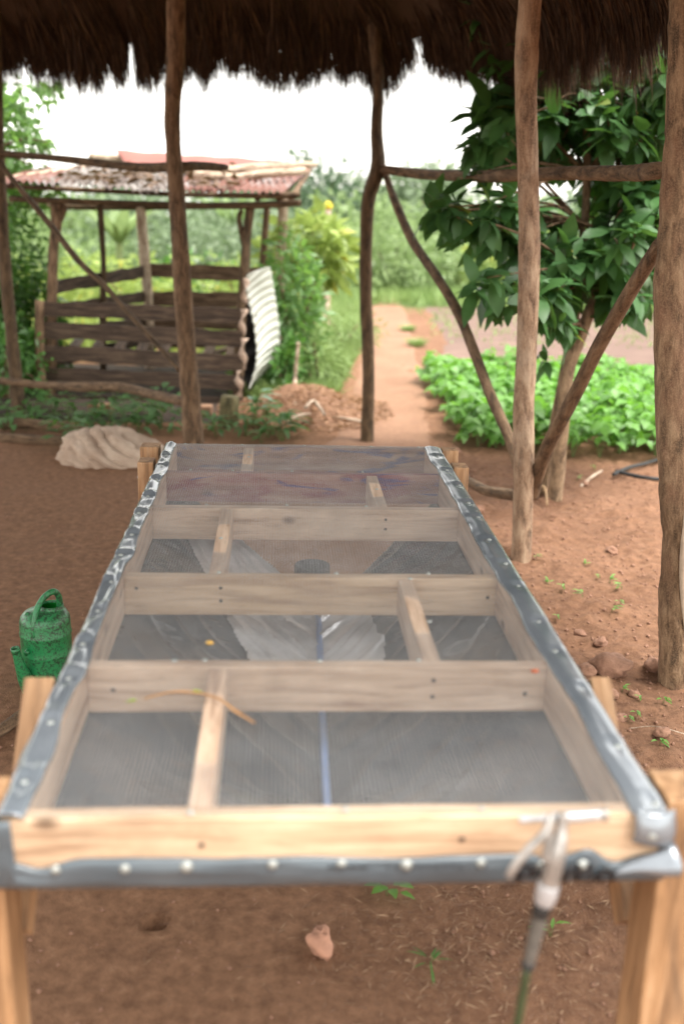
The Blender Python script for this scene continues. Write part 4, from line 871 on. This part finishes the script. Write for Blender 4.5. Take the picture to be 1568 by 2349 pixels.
blobs = [(1330, 220, 6.9, 200, 120, 80), (1450, 330, 6.6, 100, 160, 46), (1180, 250, 6.8, 110, 80, 30), (1140, 320, 6.5, 60, 60, 14), (1260, 330, 7.1, 90, 70, 26), (1140, 505, 6.3, 90, 55, 26), (1060, 485, 6.2, 30, 25, 5), (1010, 480, 6.2, 26, 25, 4),
         (1220, 570, 6.5, 90, 80, 30), (1330, 610, 6.2, 90, 60, 24), (1450, 560, 6.4, 90, 120, 40), (1130, 660, 6.0, 55, 40, 10), (1250, 680, 6.1, 90, 50, 20), (1290, 740, 6.0, 30, 25, 6), (1420, 690, 6.4, 80, 40, 14), (1490, 460, 6.8, 60, 120, 22), (1100, 390, 6.6, 30, 20, 4), (1560, 450, 6.8, 80, 260, 30), (1530, 180, 6.3, 60, 100, 26), (1250, 840, 5.9, 10, 20, 2), (1400, 440, 7.2, 90, 60, 16), (1250, 90, 7.0, 220, 80, 36), (1480, 40, 6.8, 120, 80, 20)]
WP = []
for (bx, by, bY, rx, ry, n) in blobs:
    for i in range(int(n*.88)):
        while True:
            a, b, c = random.uniform(-1, 1), random.uniform(-1, 1), random.uniform(-1, 1)
            if a*a+b*b+c*c < 1: break
        WP.append(at(bx+a*rx*.95, by+b*ry*.9, bY+c*.55))
P = []; D = []; N = []; L = []; Wd = []
for p in WP:
    ax = Vector((random.uniform(-.6, .6), random.uniform(-.8, .2), random.uniform(-.1, .7))).normalized()
    e1 = ax.orthogonal().normalized(); e2 = ax.cross(e1); k = random.randint(6, 10); big = random.uniform(.6, 1.15)
    for i in range(k):
        an = i*2.4+random.random()*.5; op = random.uniform(.5, 1.5)
        d = ax*math.cos(op)+(e1*math.cos(an)+e2*math.sin(an))*math.sin(op); d.z -= random.uniform(.1, .9); d.normalize()
        P.append(tuple(p+ax*random.uniform(-.05, .05))); D.append(tuple(d)); N.append((random.gauss(0, .35), random.gauss(-.25, .35), 1)); l_ = random.uniform(.15, .245)*big; L.append(l_); Wd.append(l_*random.uniform(.36, .47))
V, Qz = leaves(P, D, N, np.array(L), np.array(Wd), 7, .16, .30, .88, wave=.05)
rel(link('crown', quads_mesh('crown', V, Qz), L_AVO), tree)
mb = MB()
sk = [at(1372, 660, YT+.2), at(1410, 540, YT+.35), at(1440, 420, YT+.5), at(1455, 250, YT+.7), at(1326, 640, YT+.35), at(1340, 520, YT+.45), at(1345, 400, YT+.55), at(1345, 250, YT+.6), at(1340, 100, YT+.7), at(1330, 770, YT+.1)]
for i, p in enumerate(WP):
    if i % 2: continue
    s0 = min(sk, key=lambda q: (q-p).length+random.random()*.3)
    mid = s0.lerp(p, .5)+Vector((random.gauss(0, .05), random.gauss(0, .05), .06)); mb.tube([s0, mid, p], [.014, .009, .004], n=5, res=3, cap=False)
rel(mb.build('branch', BARK2), tree)
# hanging twig with a dry leaf next to the pale post
# ------------------------------------------------------------------ bean bed
def bean_mesh(k):
    P = []; D = []; N = []; L = []; Wd = []; H = random.uniform(.26, .36)
    for i in range(13):
        a = i*2.4+random.random(); r = random.uniform(.01, .15); z = H*random.uniform(.45, 1.05)-r*.35; c = Vector((math.cos(a)*r, math.sin(a)*r, z))
        for j in (-1, 0, 1):
            aa = a+j*1.35; d = Vector((math.cos(aa), math.sin(aa), random.uniform(-.75, .1))); l_ = random.uniform(.075, .115)
            P.append(tuple(c+d*.012)); D.append(tuple(d)); N.append((random.gauss(0, .3), random.gauss(0, .3), 1)); L.append(l_); Wd.append(l_*random.uniform(.72, .85))
    V, Qz = leaves(P, D, N, np.array(L), np.array(Wd), 5, .22, .28, .62)
    return V, Qz
bm_ = []
for k in range(6):
    t = thing('bean_plant', 'bright green bean plant in the leafy crop bed right of the path', 'bean plant', (0, 0, -50), 0, 'bean plants in the crop bed')
    V, Qz = bean_mesh(k); link('leaves', quads_mesh('bean_leaves', V, Qz), L_BEAN, t)
    mb = MB()
    for a in range(4): mb.tube([(0, 0, -.01), (math.cos(a*1.7)*.03, math.sin(a*1.7)*.03, .14), (math.cos(a*1.7)*.08, math.sin(a*1.7)*.08, .25)], [.004, .003, .002], n=4, cap=False)
    mb.build('stem', STEM, t); bm_.append(t)
cnt = 0
bA, bB = onz(1075, 1042), onz(1500, 1062)
for r_ in range(17):
    for c in range(14):
        f = c/13; x = 1.08 + c*.225 + random.gauss(0, .035) - .008*r_; y = 7.5 + r_*.225 + random.gauss(0, .035) + (.25*(1-c/3) if c < 3 and r_ < 2 else 0)
        if x > 3.95*(y/11)+.3: continue
        loc = (x, y, ghs(x, y)-.01); sc = random.uniform(.7, 1.2)
        if cnt < 6: t = bm_[cnt]; t.location = loc; t.rotation_euler = (0, 0, random.random()*6)
        else: t = dup(bm_[random.randrange(6)], loc, random.random()*6.28, None, sc)
        t['label'] = 'bean plant in the %s row from the table, %s along from the path' % (ordw(r_), ordw(c))
        cnt += 1
# tufts by the path
for i, (px, py, s) in enumerate(((955, 795, 1.0), (934, 760, .8))):
    c0 = onz(px, py); n = 260; a = rng.random(n)*6.28; rr_ = rng.random(n)*.12*s
    V, Qz = leaves(np.stack([np.cos(a)*rr_, np.sin(a)*rr_, np.zeros(n)], 1), np.stack([np.cos(a)*.5, np.sin(a)*.5, rng.uniform(.5, 1.3, n)], 1), np.tile([0, 0, 1.], (n, 1)), rng.uniform(.08, .2, n)*s, .010, 3, .2, .3)
    o = link('grass_tuft', quads_mesh('grass_tuft', V, Qz), GRASSM); o.location = (c0.x, c0.y, 0); tag(o, ('nearer, larger round grass tuft on the right edge of the path', 'farther, smaller grass tuft on the right edge of the path')[i], 'grass tuft')
# ------------------------------------------------------------------ grass verge, left of the path and beyond
def blades(name, n, fx, Lr, Wr, mat, label, cat='grass'):
    X, Y = fx(n); V, Qz = leaves(np.stack([X, Y, ground_h(X, Y)-.01], 1), np.stack([rng.normal(0, .35, len(X)), rng.normal(0, .35, len(X)), np.ones(len(X))], 1), randdir(len(X), -.3, .3), rng.uniform(*Lr, len(X)), rng.uniform(*Wr, len(X)), 3, .1, .35)
    o = link(name, quads_mesh(name, V, Qz), mat); return tag(o, label, cat, kind='stuff')
def f1(n):
    Y = 9.4+rng.random(n)**1.2*11.5; xl = -1.0-.16*(Y-9); xr = np.interp(Y, [9, 11, 14, 21], [-.15, .0, .2, .45]); X = xl+(xr-xl)*rng.random(n)**.8; return X, Y
blades('verge_grass', 22000, f1, (.07, .26), (.010, .022), GRASSM, 'bright green grass on the verge left of the path')
def f2(n): Y = 20.8+rng.random(n)*4; return rng.uniform(-2, 16, n)*1.0, Y
blades('headland_grass', 9000, f2, (.15, .40), (.02, .05), GRASSM, 'light green grass strip at the far end of the path and field')
def f3(n): Y = rng.uniform(14.5, 20, n); return rng.uniform(1.3, 12, n), Y
blades('field_weeds', 1500, f3, (.05, .14), (.02, .04), GRASSM, 'sparse weeds sprouting across the far tilled field')
def f4(n): Y = rng.uniform(11.6, 22, n); return rng.uniform(-9, -1.2, n), Y
blades('meadow_grass', 14000, f4, (.15, .5), (.02, .05), L_YG, 'yellow green tall grass seen through and behind the pen')

# ------------------------------------------------------------------ shrubs and trees
def bush(name, c0, rx, ry, h, n, leaf, mat, label, cat, group=None, z0=.0, aspect=.4, lump=.3, stems=5, stemr=.02, drp=.3, crown='foliage'):
    t = thing(name, label, cat, c0, 0, group)
    d = randdir(n); r = rng.random(n)**.45
    l_ = 1+lump*2*np.array(fbm(d[:, 0]*2+c0[0]*3, d[:, 1]*2+d[:, 2]*2+c0[1], 3, int(abs(c0[0]*10)) % 50))
    hz = (h-z0)/2
    P = np.stack([d[:, 0]*r*rx*l_, d[:, 1]*r*ry*l_, z0+hz+d[:, 2]*r*hz*np.minimum(l_, 1.15)], 1); P[:, 2] = np.maximum(P[:, 2], .02)
    Dr = d+randdir(n)*.9; Dr[:, 2] -= drp
    V, Qz = leaves(P, Dr, randdir(n, .1, 1), leaf*rng.uniform(.6, 1.3, n), leaf*aspect*rng.uniform(.7, 1.2, n), 3 if leaf*60 < c0[1] else 4, .2, .25)
    link(crown, quads_mesh(name+'_f', V, Qz), mat, t)
    if stems:
        mb = MB()
        for i in range(stems):
            k = random.randrange(n); q = Vector(P[k]); mb.tube([(random.gauss(0, .05*rx), random.gauss(0, .05*rx), -.05), tuple(q*.45+Vector((0, 0, .1*h))), tuple(q)], [stemr, stemr*.7, stemr*.3], n=6, res=2, cap=False)
        mb.build('stem' if name != 'tree' else 'trunk', BARK2, t)
    return t
# left edge: tree with light spray of leaves and the bushes below it
lt = (at(-120, 900, 10.8).x, 10.8, 0)
t = thing('leafy_tree', 'tree at the far left edge with an airy crown of mixed light and dark leaves', 'tree', lt)
P = []; 
for (bx, by, bY, rx, ry, n) in ((20, 240, 10.5, 60, 60, 260), (-40, 330, 10.6, 110, 130, 450), (60, 310, 10.3, 60, 40, 150), (60, 420, 10.4, 90, 50, 380), (110, 205, 10.2, 40, 18, 60), (100, 235, 10.2, 12, 10, 14), (105, 330, 10.2, 25, 18, 50), (-10, 480, 10.6, 70, 80, 700), (30, 380, 10.4, 50, 30, 150), (-150, 250, 10.8, 150, 200, 800)):
    for i in range(n):
        a, b, c = rng.normal(0, .45, 3); P.append(tuple(at(bx+a*rx, by+b*ry, bY+c*.5)-Vector(lt)))
n = len(P); V, Qz = leaves(P, randdir(n, -1, .3), randdir(n, .1, 1), rng.uniform(.07, .15, n), rng.uniform(.03, .06, n), 4, .2, .25)
link('crown', quads_mesh('leafy_crown', V, Qz), L_PALE, t)
mb = MB(); q0 = Vector((0, 0, 0)); mb.tube([(0, 0, -.1), (.05, 0, 1.2), (.2, 0, 2.2), (.3, -.1, 3.3)], [.09, .08, .06, .03], n=10, res=4)
for i in range(26): k = random.randrange(n); mb.tube([(.1, 0, 1.5), tuple(Vector(P[k])*.6+Vector((.05, 0, .9))), P[k]], [.025, .015, .006], n=5, res=2, cap=False)
mb.build('trunk', BARK1, t)
for i, (px, Y, rx, h, n, lf, mat, lb) in enumerate(((20, 9.9, .5, 1.9, 1500, .11, L_LEFT, 'glossy green bush behind the leftmost post'), (75, 10.2, .35, 1.15, 700, .14, L_LEFT, 'broad-leaved bright bush against the left end of the pen'), (-60, 9.7, .6, 1.6, 1100, .12, L_LEFT, 'dense green bush at the left edge of the photo'), (10, 9.2, .38, .75, 700, .09, L_WEED, 'dark low bush at the foot of the leftmost post'), (100, 9.5, .22, .6, 350, .08, L_LEFT, 'small bright bush below the broken left corner of the pen'))):
    c0 = at(px, 900, Y); bush('bush', (c0.x, Y, 0), rx, .4, h, n, lf, mat, lb, 'bush', 'bushes left of the pen')
# climber right of the pen and papaya-like plants
for i, (px, Y, rx, h, z0, n, lf, mat, lb) in enumerate(((672, 10.4, .30, 1.55, .1, 750, .13, L_PALE, 'tall green climber hanging beside the right end of the pen'), (715, 11.5, .45, 1.75, .9, 420, .22, L_YG, 'bright yellow-green broad-leaved shrub right of the pen'), (650, 9.9, .22, .6, 0, 400, .12, L_LEFT, 'leafy green weed clump at the base of the climber'), (730, 10.2, .30, .62, 0, 700, .14, GRASSM, 'arching grass clump between the stake and the path'), (790, 13.5, .5, .55, 0, 700, .12, GRASSM, 'pale low clump on the verge beside the middle post'))):
    c0 = at(px, 900, Y); bush('shrub', (c0.x, Y, 0), rx, .4, h, n, lf, mat, lb, 'shrub', 'plants between the pen and the path', z0=z0, aspect=.45 if i < 3 else .16)
# papaya: leaves at the end of a leaning stem
# yellow-topped pole
c0 = at(750, 640, 15); tp = at(752, 475, 15)
yp = thing('garden_pole', 'slim pale pole with a yellow top standing in the garden beyond the pen', 'pole', (c0.x, 15, 0))
pole('shaft', PALEWOOD, yp, [Vector((c0.x, 15, 0)), Vector((c0.x, 15, .8)), tp], [.05, .045, .045], seed=3)
mb = MB(); mb.lathe([(.0001, .11), (.035, .10), (.06, .07), (.07, .035), (.05, 0), (.0001, 0)], tp-Vector((0, 0, .03)), 14); rel(mb.build('yellow_cap', plain('yellow_cloth', (.62, .50, .03), .7)), yp)
# garden shrubs in the middle distance
R = random.Random(3)
def hedge(n, xr, yr, hr, rxr, lf, mats, leafn, label, group, name='garden_shrub', cat='shrub'):
    protos = []; allb = []
    for k in range(min(n, 5)):
        m_ = mats[k % len(mats)]; h = sum(hr)/2; rx = sum(rxr)/2
        protos.append(bush(name, (k*.37, sum(yr)/2, -80), rx, rx, h, leafn, lf, m_, label, cat, group, stems=4, stemr=.03, lump=.45))
    for i in range(n):
        x = xr[0]+(xr[1]-xr[0])*(i+R.uniform(-.35, .35))/max(1, n-1); y = R.uniform(*yr); s = R.uniform(hr[0], hr[1])/(sum(hr)/2)
        if i < len(protos): protos[i].location = (x, y, 0); protos[i].scale = (s, s, s); allb.append(protos[i])
        else: allb.append(dup(protos[R.randrange(len(protos))], (x, y, 0), R.random()*6, label, s))
    order_labels(allb, label + ', %s from the left')
hedge(22, (-15, 13), (22.5, 26), (1.1, 1.75), (.9, 1.5), .20, [L_LIGHT, L_YG, L_LIGHT, L_HAZY, L_LIGHT], 1100, 'light green shrub in the hedge beyond the path', 'shrubs beyond the path and field')
hedge(9, (-9, -1.6), (13.5, 19), (.9, 1.35), (.6, 1.1), .15, [L_YG, L_LIGHT, L_LEFT, L_YG, L_YG], 700, 'yellow-green shrub growing behind the pen', 'shrubs behind the pen')
hedge(16, (-30, 26), (36, 46), (2.2, 3.3), (2.0, 3.2), .42, [L_HAZY, L_LIGHT, L_HAZY, L_DARK, L_LIGHT], 900, 'pale green bushy growth in the middle distance', 'bushes in the middle distance')
hedge(15, (-75, 70), (95, 125), (4.5, 7.5), (6, 10), 1.2, [L_DARK, L_HAZY, L_DARK, L_HAZY, L_DARK], 900, 'hazy green tree on the far treeline', 'far treeline', name='tree', cat='tree')
for (px, Y, rx, h, mt, lb) in ((715, 70, 4.2, 5.6, L_DARK, 'round dark green tree above the yellow-topped pole'), (640, 80, 4.0, 4.4, L_DARK, 'dark tree showing behind the right end of the pen roof'), (965, 60, 3.2, 4.9, L_HAZY, 'pale tree between the brace and the dark tree'), (905, 75, 3.0, 4.4, L_DARK, 'dark tree left of the pale tree, beside the middle post'), (800, 90, 5.5, 5.2, L_HAZY, 'soft green tree just left of the middle post')):
    c0 = at(px, 500, Y); bush('tree', (c0.x, Y, 0), rx, rx, h, 1600, .7, mt, lb, 'tree', None, stems=3, stemr=.12, lump=.4, crown='crown')
# banana plants
def banana(px, Y, h, lb):
    c0 = at(px, 600, Y); t = thing('banana_plant', lb, 'banana plant', (c0.x, Y, 0)); n = 8; a = np.arange(n)*.8+.3
    V, Qz = leaves(np.stack([np.zeros(n), np.zeros(n), np.full(n, h*.55)], 1), np.stack([np.cos(a)*.6, np.sin(a)*.6, np.ones(n)*1.2], 1), np.stack([-np.cos(a), -np.sin(a), np.full(n, .5)], 1), h*.6, h*.16, 7, .15, .45)
    link('leaves', quads_mesh('banana_leaves', V, Qz), L_LIGHT, t); mb = MB(); mb.tube([(0, 0, 0), (0, 0, h*.6)], [h*.05, h*.035], n=10); mb.build('stem', STEM, t)
banana(535, 27, 2.3, 'banana plant seen between the pen posts under the roof'); banana(275, 20, 1.9, 'banana plant seen through the left half of the pen')

# ------------------------------------------------------------------ small things on the ground
def rock(name, px, py, s, mat, label, cat, flat=.7, seed=0, sink=.25):
    c0 = onz(px, py); bmv = []; n1, n2 = 16, 12; fs = []
    for i in range(n2+1):
        ph = math.pi*i/n2
        for j in range(n1):
            th_ = 2*math.pi*j/n1; d = Vector((math.sin(ph)*math.cos(th_), math.sin(ph)*math.sin(th_), math.cos(ph)))
            r = s*(1+.45*mnoise.noise(d*1.3+Vector((seed, 0, 0)))+.22*mnoise.noise(d*3.5+Vector((0, seed, 0)))); bmv.append((d.x*r, d.y*r*.8, d.z*r*flat))
    for i in range(n2):
        for j in range(n1): fs.append((i*n1+j, (i+1)*n1+j, (i+1)*n1+(j+1) % n1, i*n1+(j+1) % n1))
    mb = MB(); mb.add(bmv, fs); o = mb.build(name, mat); o.location = (c0.x, c0.y, ghs(c0.x, c0.y)+s*flat*(1-sink)*.8); o.rotation_euler = (0, 0, seed); return tag(o, label, cat)
m = NT('clod'); a = m.noise(m.coord(), 40, 5, .7); m.col(m.ramp(a, [(.3, (.19, .095, .06)), (.7, (.33, .185, .12))])); m.set(Roughness=.95); m.bump(a, .7, .008); CLOD = m.m
STONE = plain('pink_stone', (.44, .23, .15), .85, var=.2, sc=25, bump=.5)
rock('stone', 735, 2185, .038, STONE, 'pinkish stone lying on the earth under the front of the table', 'stone', 1.0, 2, .1)
for (px, py, s, lb, sd_) in ((1395, 1540, .085, 'large pale soil clod between the table and the near right post', 3), (1345, 1548, .04, 'rough soil clod touching the left side of the large clod', 5), (1378, 1470, .032, 'dark crumbly clod above the large pale clod', 7), (1402, 1272, .035, 'pale stone on the earth halfway to the bean bed', 8), (1330, 1450, .028, 'small flat clod by the table edge', 9), (1418, 1660, .028, 'round clod right of the middle leg', 10), (1500, 1535, .045, 'dark clod at the base of the near right post', 11), (1452, 1590, .026, 'small clod below the large pale clod', 12), (1042, 1042, .05, 'pale stone beside the far right corner of the table', 13), (1340, 1118, .03, 'small brown clod right of the thin trunks', 14), (1400, 1597, .03, 'broken clod below the large clod', 15), (1515, 1700, .03, 'clod at the right edge below the near post', 16), (1065, 1262, .035, 'clod just left of the pale post', 17), (1095, 1178, .04, 'pale lump of soil between table and pale post', 18)):
    rock('soil_clod', px, py, s, CLOD, lb, 'clod', .6, sd_)
# loose crumbs and straw litter: far too many to count
n = 11000; X = rng.uniform(.35, 3.4, n); Y = rng.uniform(1.2, 7.2, n); k = X > .2+.0*Y; X, Y = X[k], Y[k]
def crumbs(X, Y, smin, smax):
    n = len(X); s = smin+(smax-smin)*rng.random(n)**3; base = np.array([[1, 0, 0], [-1, 0, 0], [0, 1, 0], [0, -1, 0], [0, 0, 1], [0, 0, -1]], float)
    V = base[None]*s[:, None, None]*rng.uniform(.6, 1.2, (n, 6, 1))+rng.normal(0, .15, (n, 6, 3))*s[:, None, None]; V += np.stack([X, Y, ground_h(X, Y)+s*.3], 1)[:, None]
    t = np.array([[0, 2, 4], [2, 1, 4], [1, 3, 4], [3, 0, 4], [2, 0, 5], [1, 2, 5], [3, 1, 5], [0, 3, 5]]); Q = (np.arange(n)[:, None, None]*6+t[None]).reshape(-1, 3); return V.reshape(-1, 3), Q
V, Q = crumbs(X, Y, .002, .012); o = link('soil_crumbs', quads_mesh('soil_crumbs', V, Q), CLOD, smooth=False); tag(o, 'loose red soil crumbs on the dug ground right of the table', 'soil crumbs', kind='stuff')
n = 5000; X = rng.uniform(-2.6, .6, n); Y = rng.uniform(1.3, 6.5, n); V, Q = crumbs(X, Y, .0012, .0085); o = link('grit', quads_mesh('grit', V, Q), CLOD, smooth=False); tag(o, 'fine grit scattered on the trodden earth left of the table', 'grit', kind='stuff')
def straw(name, n, fx, label, Lr=(.015, .07)):
    X, Y = fx(n); n = len(X); a = rng.random(n)*6.28; V, Qz = leaves(np.stack([X, Y, ground_h(X, Y)+.006+rng.random(n)*.008], 1), np.stack([np.cos(a), np.sin(a), rng.uniform(-.1, .2, n)], 1), randdir(n, .3, 1), rng.uniform(*Lr, n), rng.uniform(.0015, .0042, n), 3, .3, .15, .4)
    o = link(name, quads_mesh(name, V, Qz), STRAW); return tag(o, label, 'straw', kind='stuff')
m = NT('straw'); g = m.n('ShaderNodeNewGeometry'); m.col(m.ramp(g.outputs['Random Per Island'], [(0, (.12, .06, .035)), (.6, (.22, .125, .075)), (1, (.42, .28, .17))])); m.set(Roughness=.8); STRAW = m.m
straw('straw_litter', 2200, lambda n: (rng.normal(.36, .2, n), rng.normal(2.05, .22, n)), 'chopped straw litter on the earth below the front of the table', (.008, .042))
straw('straw_scatter', 550, lambda n: (rng.uniform(-.5, .9, n), rng.uniform(1.3, 2.5, n)), 'thin scatter of straw bits on the earth under the table', (.008, .04))
straw('twig_scatter', 500, lambda n: (rng.uniform(.8, 3, n), rng.uniform(1.8, 6.5, n)), 'dry grass stems scattered on the dug earth at the right', (.03, .16))
straw('dust_straw', 300, lambda n: (rng.uniform(-2.4, -.5, n), rng.uniform(2, 6, n)), 'few straw bits on the brown earth at the left', (.01, .05))
# seedlings
c0 = onz(893, 2050); ngon_leaf_plant('seedling', (c0.x, c0.y, ghs(c0.x, c0.y)), 12, .05, .026, .05, L_BEAN, 'bright leafy weed under the front rail of the table', 'weed', spread=1.0, zmin=.0, droop=.3)
c0 = onz(985, 2215); ngon_leaf_plant('seedling', (c0.x, c0.y, ghs(c0.x, c0.y)), 9, .055, .006, .03, L_WEED, 'small spidery dark weed right of the pinkish stone', 'weed', spread=1, zmin=-.1)
c0 = onz(1262, 2150); ngon_leaf_plant('seedling', (c0.x, c0.y, ghs(c0.x, c0.y)), 5, .055, .011, .04, L_BEAN, 'narrow bright grass sprout beside the ribbed collar of the lance', 'weed', spread=.6, zmin=.2)
sp = [(1340, 1305), (1255, 1345), (1293, 1355), (1375, 1330), (1400, 1410), (1440, 1660), (1225, 1290), (1350, 1590), (1470, 1600), (1425, 1585), (1395, 1345), (1425, 1360), (1520, 1610), (1510, 1715), (1335, 1380), (1420, 1395), (1365, 1075), (1320, 1110), (1460, 1640), (1280, 1420)]
pr = ngon_leaf_plant('sprout', (0, 0, -60), 5, .032, .013, .025, L_BEAN, 'tiny bright green sprout on the dug red earth at the right', 'sprout', 'sprouts on the dug earth', spread=.8, zmin=.1)
for i, (px, py) in enumerate(sp):
    c0 = onz(px, py); loc = (c0.x, c0.y, ghs(c0.x, c0.y)+.004)
    if i == 0: pr.location = loc; sprouts = [pr]
    else: sprouts.append(dup(pr, loc, random.random()*6, None, random.uniform(.8, 1.5)))
order_labels(sprouts, 'tiny green sprout on the dug red earth, %s from the left')
c0 = onz(1440, 1678); mb = MB(); log([onz(1440, 1683)+Vector((0, 0, .02)), onz(1500, 1690)+Vector((0, 0, .04)), onz(1568, 1702)+Vector((0, 0, .03)), onz(1640, 1715)+Vector((0, 0, .02))], [.0018]*4, 'long thin pale grass stem lying on the earth at the right edge', PALEWOOD, 'straw_stalk', 'stalk', seed=3)
for i, pts in enumerate((((1405, 1098), (1440, 1082), (1480, 1072), (1530, 1055)), ((1410, 1090), (1450, 1100), (1500, 1108), (1540, 1104)))):
    log([onz(x, y)+Vector((0, 0, .03)) for x, y in pts], [.014]*4, ('upper dark pipe lying by the bean bed behind the near right post', 'lower dark pipe lying by the bean bed behind the near right post')[i], BLK, 'pipe', 'pipe', seed=95+i)
log([onz(1330, 1122)+Vector((0, 0, .02)), onz(1360, 1100)+Vector((0, 0, .03)), onz(1378, 1090)+Vector((0, 0, .03))], [.010, .010, .008], 'pale stick on the earth right of the thin trunks', PALEWOOD, 'stick', 'stick', seed=97)
SPL = plain('split_wood', (.27, .17, .09), .8)
# frayed cut stub at the base of the pale post
log([onz(1225, 1150)+Vector((0, 0, .1)), onz(1245, 1155)+Vector((0, 0, .10)), onz(1253, 1170)+Vector((0, 0, .03))], [.014, .012, .005], 'frayed splintered stub behind the base of the pale post', SPL, 'splinter', 'splinter', seed=98)
bpy.context.view_layer.update()
